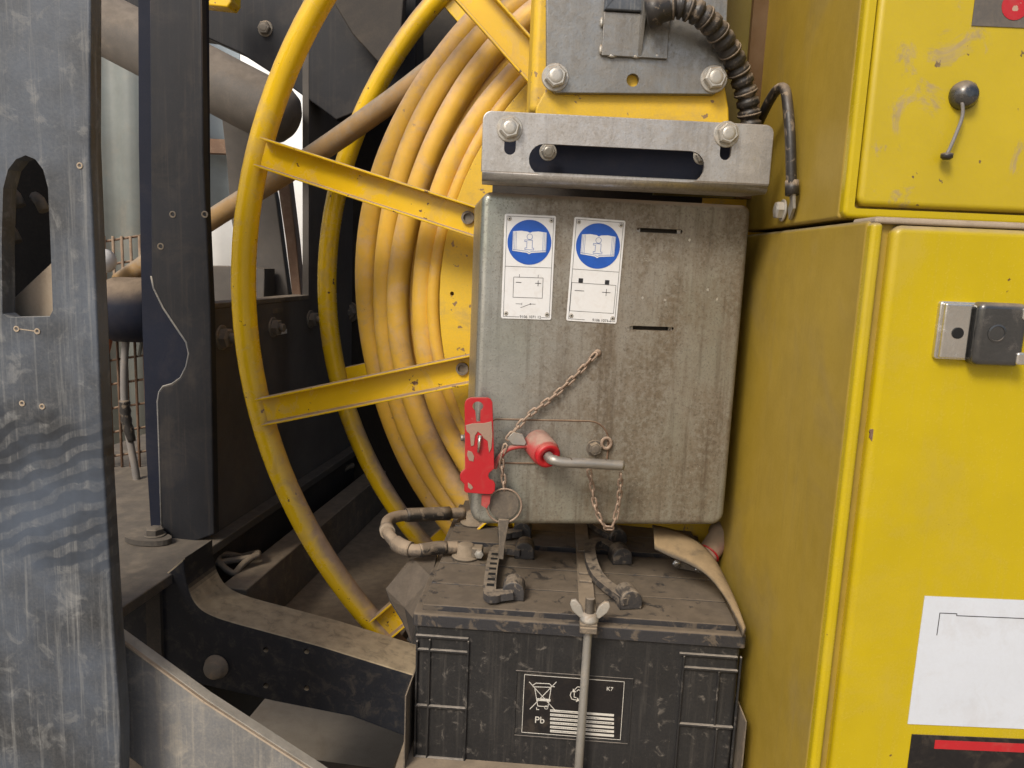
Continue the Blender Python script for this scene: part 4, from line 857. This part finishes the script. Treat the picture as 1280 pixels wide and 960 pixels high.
# ================================================================== BATTERIES
BH = .262
def make_battery(label):
    t = thing('lead_battery', label, 'battery', BAT.P(.25, .13, -BH), 'truck batteries under the steel box')
    finish(prism(bmesh.new(), BAT, rrect(-.007, .507, -.008 + 0, .27, .008), 0, BH - .028, fn=lambda a, b, c: BAT.P(a, c, -.028 - b)), 'case', 'battery_case', t)
    finish(prism(bmesh.new(), BAT, rrect(-.013, .513, -.013, .271, .006), .010, .031, r=.004, fn=lambda a, b, c: BAT.P(a, c, -b)), 'lid_rim', 'battery_lid', t)
    for k, (y0, y1) in enumerate(((0, .0835), (.0865, .175), (.178, .262))):
        finish(prism(bmesh.new(), BAT, rrect(0, .5, y0, y1, .003, 3), 0, .0115, r=.0018, seg=3, fn=lambda a, b, c: BAT.P(a, c, -b)), 'lid_panel', 'battery_lid', t)
    def rib(x0, y0, x1, y1, wd=.0045):
        p, q = BAT.B(x0, y0, -.0085), BAT.B(x1, y1, -.0085)
        if abs(p[0] - q[0]) > abs(p[1] - q[1]): m = (p[1] + q[1]) / 2; a0, a1, c0, c1 = min(p[0], q[0]), max(p[0], q[0]), m - wd / 2, m + wd / 2
        else: m = (p[0] + q[0]) / 2; a0, a1, c0, c1 = m - wd / 2, m + wd / 2, min(p[1], q[1]), max(p[1], q[1])
        finish(box(bmesh.new(), BAT, a0, a1, -.013, -.007, c0, c1), 'rib', 'battery_case', t, bevel=.0012)
    for ln in ((520, 794, 586, 798), (520, 811, 586, 815), (519, 881, 583, 885), (518, 946, 582, 949), (849, 817, 922, 821), (853, 834, 922, 838), (848, 905, 916, 908)): rib(*ln)
    for ln in ((536, 798, 534, 990), (585, 800, 580, 990), (850, 818, 845, 1000), (898, 838, 893, 905), (893, 909, 890, 1000), (521, 800, 518, 990), (921, 820, 914, 1000)): rib(*ln, wd=.0032)
    # arched handle blocks and the strap handles
    def arch(a, b, s=.0185, ln=.036, tw=0):
        bm = bmesh.new(); pr = [(-s, 0), (s, 0)] + [(s * math.cos(R(q)), s * .75 + s * math.sin(R(q))) for q in range(0, 181, 15)]
        ca_, sa_ = math.cos(tw), math.sin(tw)
        prism(bm, BAT, pr, 0, ln, r=.0025, seg=3, fn=lambda x, d, z: BAT.P(a + x * ca_ - d * sa_, b + d * ca_ + x * sa_, .0005 + z)); finish(bm, 'handle_block', 'battery_part', t)
    for px in ((641, 751, 0), (655, 699, 0), (789, 762, .25), (778, 706, .2)):
        a, b = BAT.C(px[0], px[1], .001); arch(a, b, tw=px[2])
    def strap(pp, perf):
        pts = [BAT.P(*BAT.C(x, y, z), z) for x, y, z in pp]
        q = catmull(pts, 6); pr = [(-.0105, -.006), (.0105, -.006), (.0105, .006), (-.0105, .006)]
        finish(sweep(bmesh.new(), q, 1, prof=pr, up=Vector((0, 0, 1)), smooth=False), 'handle_strap', 'battery_part', t, bevel=.0015)
        if perf:
            for i in range(7):
                f = .12 + i / 6 * .78; p = pts[2].lerp(pts[3], f); p = p + Vector((0, 0, .0058))
                d = (pts[3] - pts[2]).normalized(); x = d.cross(Vector((0, 0, 1))).normalized()
                bm = bmesh.new(); vv = [bm.verts.new(p + d * (.0045 * sy) + x * (.0062 * sx) + Vector((0, 0, h))) for h in (-.002, .0006) for sx, sy in ((-1, -1), (1, -1), (1, 1), (-1, 1))]
                for fc in ((0, 1, 2, 3), (4, 5, 6, 7), (0, 1, 5, 4), (1, 2, 6, 5), (2, 3, 7, 6), (3, 0, 4, 7)): bm.faces.new([vv[i_] for i_ in fc])
                finish(bm, 'strap_window', 'black_void', t)
    strap(((640, 742, .014), (624, 744, .012), (612, 742, .012), (619, 692, .018), (632, 687, .014), (652, 690, .014)), True)
    strap(((786, 752, .015), (766, 738, .013), (748, 722, .013), (739, 702, .02), (738, 683, .022), (752, 678, .02), (775, 692, .014)), False)
    for (x, y) in ((552, 690), (845, 705)):
        pass
    return t
bat1 = make_battery('dust covered black lead battery in front, label with crossed-out bin')
# warning label on the front
lf = -.0082
pl0 = BAT.B(655, 842, lf); pl1 = BAT.B(776, 925, lf); LWd = pl1[0] - pl0[0]; LHt = pl0[1] - pl1[1]
LB = Frame(BAT.P(pl0[0], lf, pl0[1]), -3.26)
lab = finish(prism(bmesh.new(), LB, rrect(0, LWd, -LHt, 0, .001), -.0009, .0002), 'warning_label', 'label_black', bat1)
for r_, m_, w_ in ((.012, 'battery_case', .002),):
    bm = ribbon(bmesh.new(), LB, [(-r_, -LHt - .006), (LWd + r_, -LHt - .006), (LWd + r_, .004), (-r_, .004)], w_, -.0015, .0005, True); under(bm, 'moulded_frame', m_, lab)
bm = ribbon(bmesh.new(), LB, [(.001, -.001), (LWd - .001, -.001), (LWd - .001, -LHt + .001), (.001, -LHt + .001)], .0008, -.0013, -.0005, True); under(bm, 'label_border', 'print_pale', lab)
def lbx(x, y): p = BAT.B(460 + x / 2.667, 600 + y / 2.667, lf); return (p[0] - pl0[0], p[1] - pl0[1])
def lines(segs, wd, nm='bin_sign'):
    for s_ in segs: under(ribbon(bmesh.new(), LB, [lbx(*q) for q in s_], wd, -.0013, -.0005), nm, 'print_pale', lab)
lines([[(538, 672), (625, 768)], [(628, 672), (540, 762)], [(550, 688), (612, 690)], [(556, 692), (566, 752), (600, 755), (610, 694)], [(548, 684), (560, 676), (605, 678), (616, 688)], [(562, 757), (562, 764), (570, 764)], [(610, 686), (622, 688)]], .0011)
cxy = lbx(594, 757); under(ribbon(bmesh.new(), LB, circ(cxy[0], cxy[1], .0028, 14), .0010, -.0013, -.0005, True), 'bin_sign', 'print_pale', lab)
under(prism(bmesh.new(), LB, rrect(lbx(568, 660)[0], lbx(612, 660)[0], lbx(0, 692)[1], lbx(0, 684)[1], .0002, 2), -.0013, -.0005), 'bin_sign', 'print_pale', lab)
# recycling triangle of three bent arrows
rc_ = lbx(702, 714)
for k in range(3):
    q = R(120 * k + 90); pts = []
    for (rr_, aa_) in ((.0125, -48), (.0135, -20), (.0135, 10), (.0105, 38)): pts.append((rc_[0] + rr_ * math.cos(q + R(aa_)), rc_[1] + rr_ * math.sin(q + R(aa_))))
    under(ribbon(bmesh.new(), LB, pts, .0011, -.0013, -.0005), 'recycling_sign', 'print_pale', lab)
    pts = [(rc_[0] + rr_ * math.cos(q + R(aa_)), rc_[1] + rr_ * math.sin(q + R(aa_))) for rr_, aa_ in ((.0075, -50), (.0085, 5), (.0065, 30))]
    under(ribbon(bmesh.new(), LB, pts, .0011, -.0013, -.0005), 'recycling_sign', 'print_pale', lab)
    h = q + R(44); px = rc_[0] + .0095 * math.cos(h); py = rc_[1] + .0095 * math.sin(h); d = (-math.sin(h), math.cos(h)); n_ = (math.cos(h), math.sin(h))
    under(prism(bmesh.new(), LB, [(px + d[0] * .005, py + d[1] * .005), (px + n_[0] * .004, py + n_[1] * .004), (px - n_[0] * .004, py - n_[1] * .004)], -.0013, -.0005), 'recycling_sign', 'print_pale', lab)
p = lbx(572, 800); lettering('Pb', .0165, LB, p[0], -.0009, p[1], 'print_pale', bat1, part=lab)
p = lbx(806, 696); lettering('K7', .0095, LB, p[0], -.0009, p[1], 'print_pale', bat1, part=lab)
random.seed(3)
for i in range(6):
    y = 771 + i * 13.6; p = lbx(607, y); q = lbx(820, y + 8.6)
    under(prism(bmesh.new(), LB, [(p[0], q[1]), (q[0], q[1]), (q[0], p[1]), (p[0], p[1])], -.0012, -.0005), 'text_strip', 'print_pale', lab)
    tx = ''.join(random.choice('iltnmea ') for _ in range(52))
    bm = bmesh.new(); x = p[0] + .001
    while x < q[0] - .004:
        w_ = random.uniform(.0008, .004); box(bm, LB, x, x + w_, -.00145, -.0011, (p[1] + q[1]) / 2 - .00035, (p[1] + q[1]) / 2 + .00035); x += w_ + random.uniform(.0005, .001)
        if x > p[0] + (q[0] - p[0]) * (.55 + .45 * ((i * 37) % 5) / 4): break
    under(bm, 'fine_print', 'print_black', lab)
# second battery behind it
r2 = bat1.copy(); COL.objects.link(r2); r2.location = bat1.location + BAT.v * .292; r2['label'] = 'second dusty lead battery behind, mostly under the steel box'
for ch in list(bat1.children):
    if ch.name.startswith('warning_label'): continue
    c = ch.copy(); COL.objects.link(c); c.parent = r2

# hold-down bar, rod and wing nut
t = thing('hold_down_rod', 'threaded hold-down rod with wing nut in front of the battery', 'rod', BAT.P(.25, -.03, -.3))
ar = BAT.B(735, 800, -.03)[0]; P0 = BAT.P(ar, -.028, .042); P1 = BAT.P(ar - .004, -.034, -.40)
finish(sweep(bmesh.new(), [P0, P0.lerp(P1, .1), P0.lerp(P1, .5), P1], .0068, 16), 'rod', 'zinc_rod', t)
pr = [P0 + (P1 - P0) * (i / 2000) for i in range(0, 160, 2)]
finish(sweep(bmesh.new(), pr, [.0071 + .0006 * ((i % 2) * 2 - 1) for i in range(len(pr))], 14), 'thread', 'dust_steel', t)
wn_ = BAT.P(ar, -.028, .004)
lb = bmesh.new(); lathe(lb, wn_, (0, 0, 1), [(.0145, 0), (.0145, .005), (.0115, .010), (.0105, .014), (.007, .0145)], 22); nut = finish(lb, 'wing_nut', 'bolt_zinc', t)
for s_ in (-1, 1):
    wp = [(.006, .003), (.016, .006), (.027, .016), (.031, .026), (.029, .033), (.022, .034), (.014, .026), (.009, .013)]
    under(prism(bmesh.new(), BAT, [(s_ * x, y) for x, y in wp], 0, .005, r=.0015, seg=3, fn=lambda a, b, c: wn_ + BAT.u * a + BAT.v * (b - .0025) + Vector((0, 0, c))), 'wing', 'bolt_zinc', nut)
t = thing('hold_down_bar', 'dusty narrow clamp bar lying across both battery lids', 'bar', BAT.P(ar, .2, 0))
bm = sweep(bmesh.new(), [BAT.P(ar - .001, -.042, .0015), BAT.P(ar - .001, .52, .0015)], 1, prof=[(-.0135, -.001), (.0135, -.001), (.0135, .0025), (-.0135, .0025)], up=Vector((0, 0, 1)), smooth=False); finish(bm, 'bar', 'dust_steel', t, bevel=.001)
finish(box(bmesh.new(), BAT, ar - .0145, ar + .0125, -.045, -.0135, -.010, .0005), 'bar_end', 'dust_steel', t, bevel=.002)
for b0_, b1_ in ((.115, .135), (.15, .20), (.26, .30)): finish(box(bmesh.new(), BAT, ar - .0125, ar + .0105, b0_, b1_, .004, .0085), 'raised_step', 'dust_steel', t, bevel=.0015)

# jumper cable with clamps on the left
t = thing('battery_cable', 'dusty battery cable looping out to the left between both batteries', 'cable', BAT.P(.06, .12, .01))
def top(x, y, z): return BAT.P(*BAT.C(x, y, z), z)
pts = [top(572, 684, .016), top(545, 685, .018), top(520, 688, .02), top(500, 682, .022), (BAT.P(*BAT.C(486, 668, .03), .03)), BAT.P(*BAT.C(484, 652, .035), .035), BAT.P(*BAT.C(500, 645, .032), .032), BAT.P(*BAT.C(530, 643, .028), .028), BAT.P(*BAT.C(580, 641, .02), .02)]
pth = catmull(pts, 7)
finish(sweep(bmesh.new(), pth, .0115, 14), 'sheath', 'dusty_hose', t)
finish(sweep(bmesh.new(), pth[16:24], .0148, 14), 'sleeve', 'dusty_hose', t)
finish(sweep(bmesh.new(), pth[44:54], [.0142] * 9 + [.0148], 14), 'sleeve', 'black_rubber', t)
finish(sweep(bmesh.new(), pth[4:14], .0126, 14), 'sleeve', 'black_rubber', t)
finish(sweep(bmesh.new(), pth[29:32], .0145, 14), 'tie_band', 'pale_dust_plate', t)
for x, y, rr_ in ((582, 690, .026), (592, 648, .028)):
    q = top(x, y + 6, .001); lb = bmesh.new(); lathe(lb, q, (0, 0, 1), [(rr_, 0), (rr_, .003), (rr_ - .004, .005), (.0165, .006), (.0155, .024), (.012, .026), (.002, .026)], 26); finish(lb, 'terminal', 'dust_steel', t)
    finish(box(bmesh.new(), Frame(q + Vector((.004, -.004, 0)), -3), .008, .028, -.012, .012, .004, .024), 'clamp_jaw', 'dust_steel', t, bevel=.003)
    bolt(t, q + Vector((.026, -.017, .014)), -BAT.v, .0085, 'bolt_zinc', name='clamp_bolt', washer=False)

# terminal at the right with small bolts under the flap, sleeve with a red ring
t = thing('right_terminal_clamp', 'steel terminal clamp under the lifted rubber flap', 'clamp', top(858, 708, 0))
finish(box(bmesh.new(), Frame(top(868, 712, .001), -20), -.03, .03, -.012, .014, 0, .018), 'jaw', 'dust_steel', t, bevel=.003)
for x, y in ((846, 704), (874, 711)): bolt(t, top(x, y, .012), -BAT.v, .0085, 'chrome', washer=False)
t = thing('sleeved_cable', 'pinkish sleeved cable end with a red ring beside the cabinet', 'cable', BAT.W(880, 690, .15))
p0, p1 = BAT.W(874, 706, .20), BAT.W(900, 672, .24); d = (p1 - p0).normalized()
finish(sweep(bmesh.new(), [p0, p0.lerp(p1, .35), p1, p1 + Vector((.005, .02, .005))], [.018, .0195, .022, .022], 18), 'sleeve', 'pink_sleeve', t)
lb = bmesh.new(); lathe(lb, p0.lerp(p1, .42), d, [(.020, -.0015), (.0225, -.001), (.0225, .001), (.020, .0015)], 24); finish(lb, 'red_ring', 'red_paint', t)

# lifted rubber flap
t = thing('rubber_flap', 'dusty rubber terminal flap curling down at the battery right end', 'flap', BAT.P(.5, .1, 0))
upc = [BAT.W(815, 657, .20), BAT.W(845, 664, .19), BAT.W(872, 678, .17), BAT.W(893, 700, .14), BAT.W(910, 733, .09), BAT.W(922, 762, .04), BAT.W(931, 790, -.012)]
loc_ = [BAT.W(818, 686, .13), BAT.W(838, 696, .12), BAT.W(862, 706, .105), BAT.W(884, 720, .085), BAT.W(904, 744, .05), BAT.W(918, 770, .015), BAT.W(929, 796, -.018)]
U_, L_ = catmull(upc, 5), catmull(loc_, 5); bm = bmesh.new(); rows = []
for j in range(7):
    f = j / 6; rows.append([bm.verts.new(U_[i].lerp(L_[i], f) + Vector((0, 0, .010 * math.sin(math.pi * f)))) for i in range(len(U_))])
for A_, B_ in zip(rows, rows[1:]):
    for i in range(len(A_) - 1): bm.faces.new((A_[i], A_[i + 1], B_[i + 1], B_[i])).smooth = True
o = finish(bm, 'sheet', 'rubber_sheet', t); md = o.modifiers.new('solid', 'SOLIDIFY'); md.thickness = .004; md.offset = 0

# tray the batteries stand in, folded gusset beside it
t = thing('battery_tray', 'dusty steel tray edges standing beside the battery bottom', 'tray', BAT.P(.25, .1, -BH))
finish(box(bmesh.new(), BAT, -.03, .53, -.06, .60, -BH - .008, -BH), 'tray_floor', 'dust_steel', t)
for a0 in (-.0165, .5145): finish(box(bmesh.new(), BAT, a0, a0 + .002, -.045, .60, -BH, -.135), 'tray_side', 'dust_steel', t)
t = thing('folded_gusset', 'folded thin steel gusset left of the battery lid', 'gusset', BAT.P(-.05, .1, -.1))
g6 = lambda x, y, b: BAT.W(240 + x / 3.2, 560 + y / 3.2, b)
q = [g6(775, 565, .14), g6(870, 448, .20), g6(886, 446, .19), g6(850, 640, .12), g6(880, 778, .03), g6(840, 690, .08), g6(792, 612, .12), g6(985, 405, .24), g6(960, 520, .14), g6(893, 690, .04)]
bm = bmesh.new(); vv = [bm.verts.new(p) for p in q]
for f in ((0, 1, 2, 3), (0, 3, 5, 6), (5, 3, 4), (2, 7, 8, 3), (3, 8, 9, 4)): bm.faces.new([vv[i] for i in f])
o = finish(bm, 'sheet', 'dark_interior', t); md = o.modifiers.new('solid', 'SOLIDIFY'); md.thickness = .003; md.offset = 0
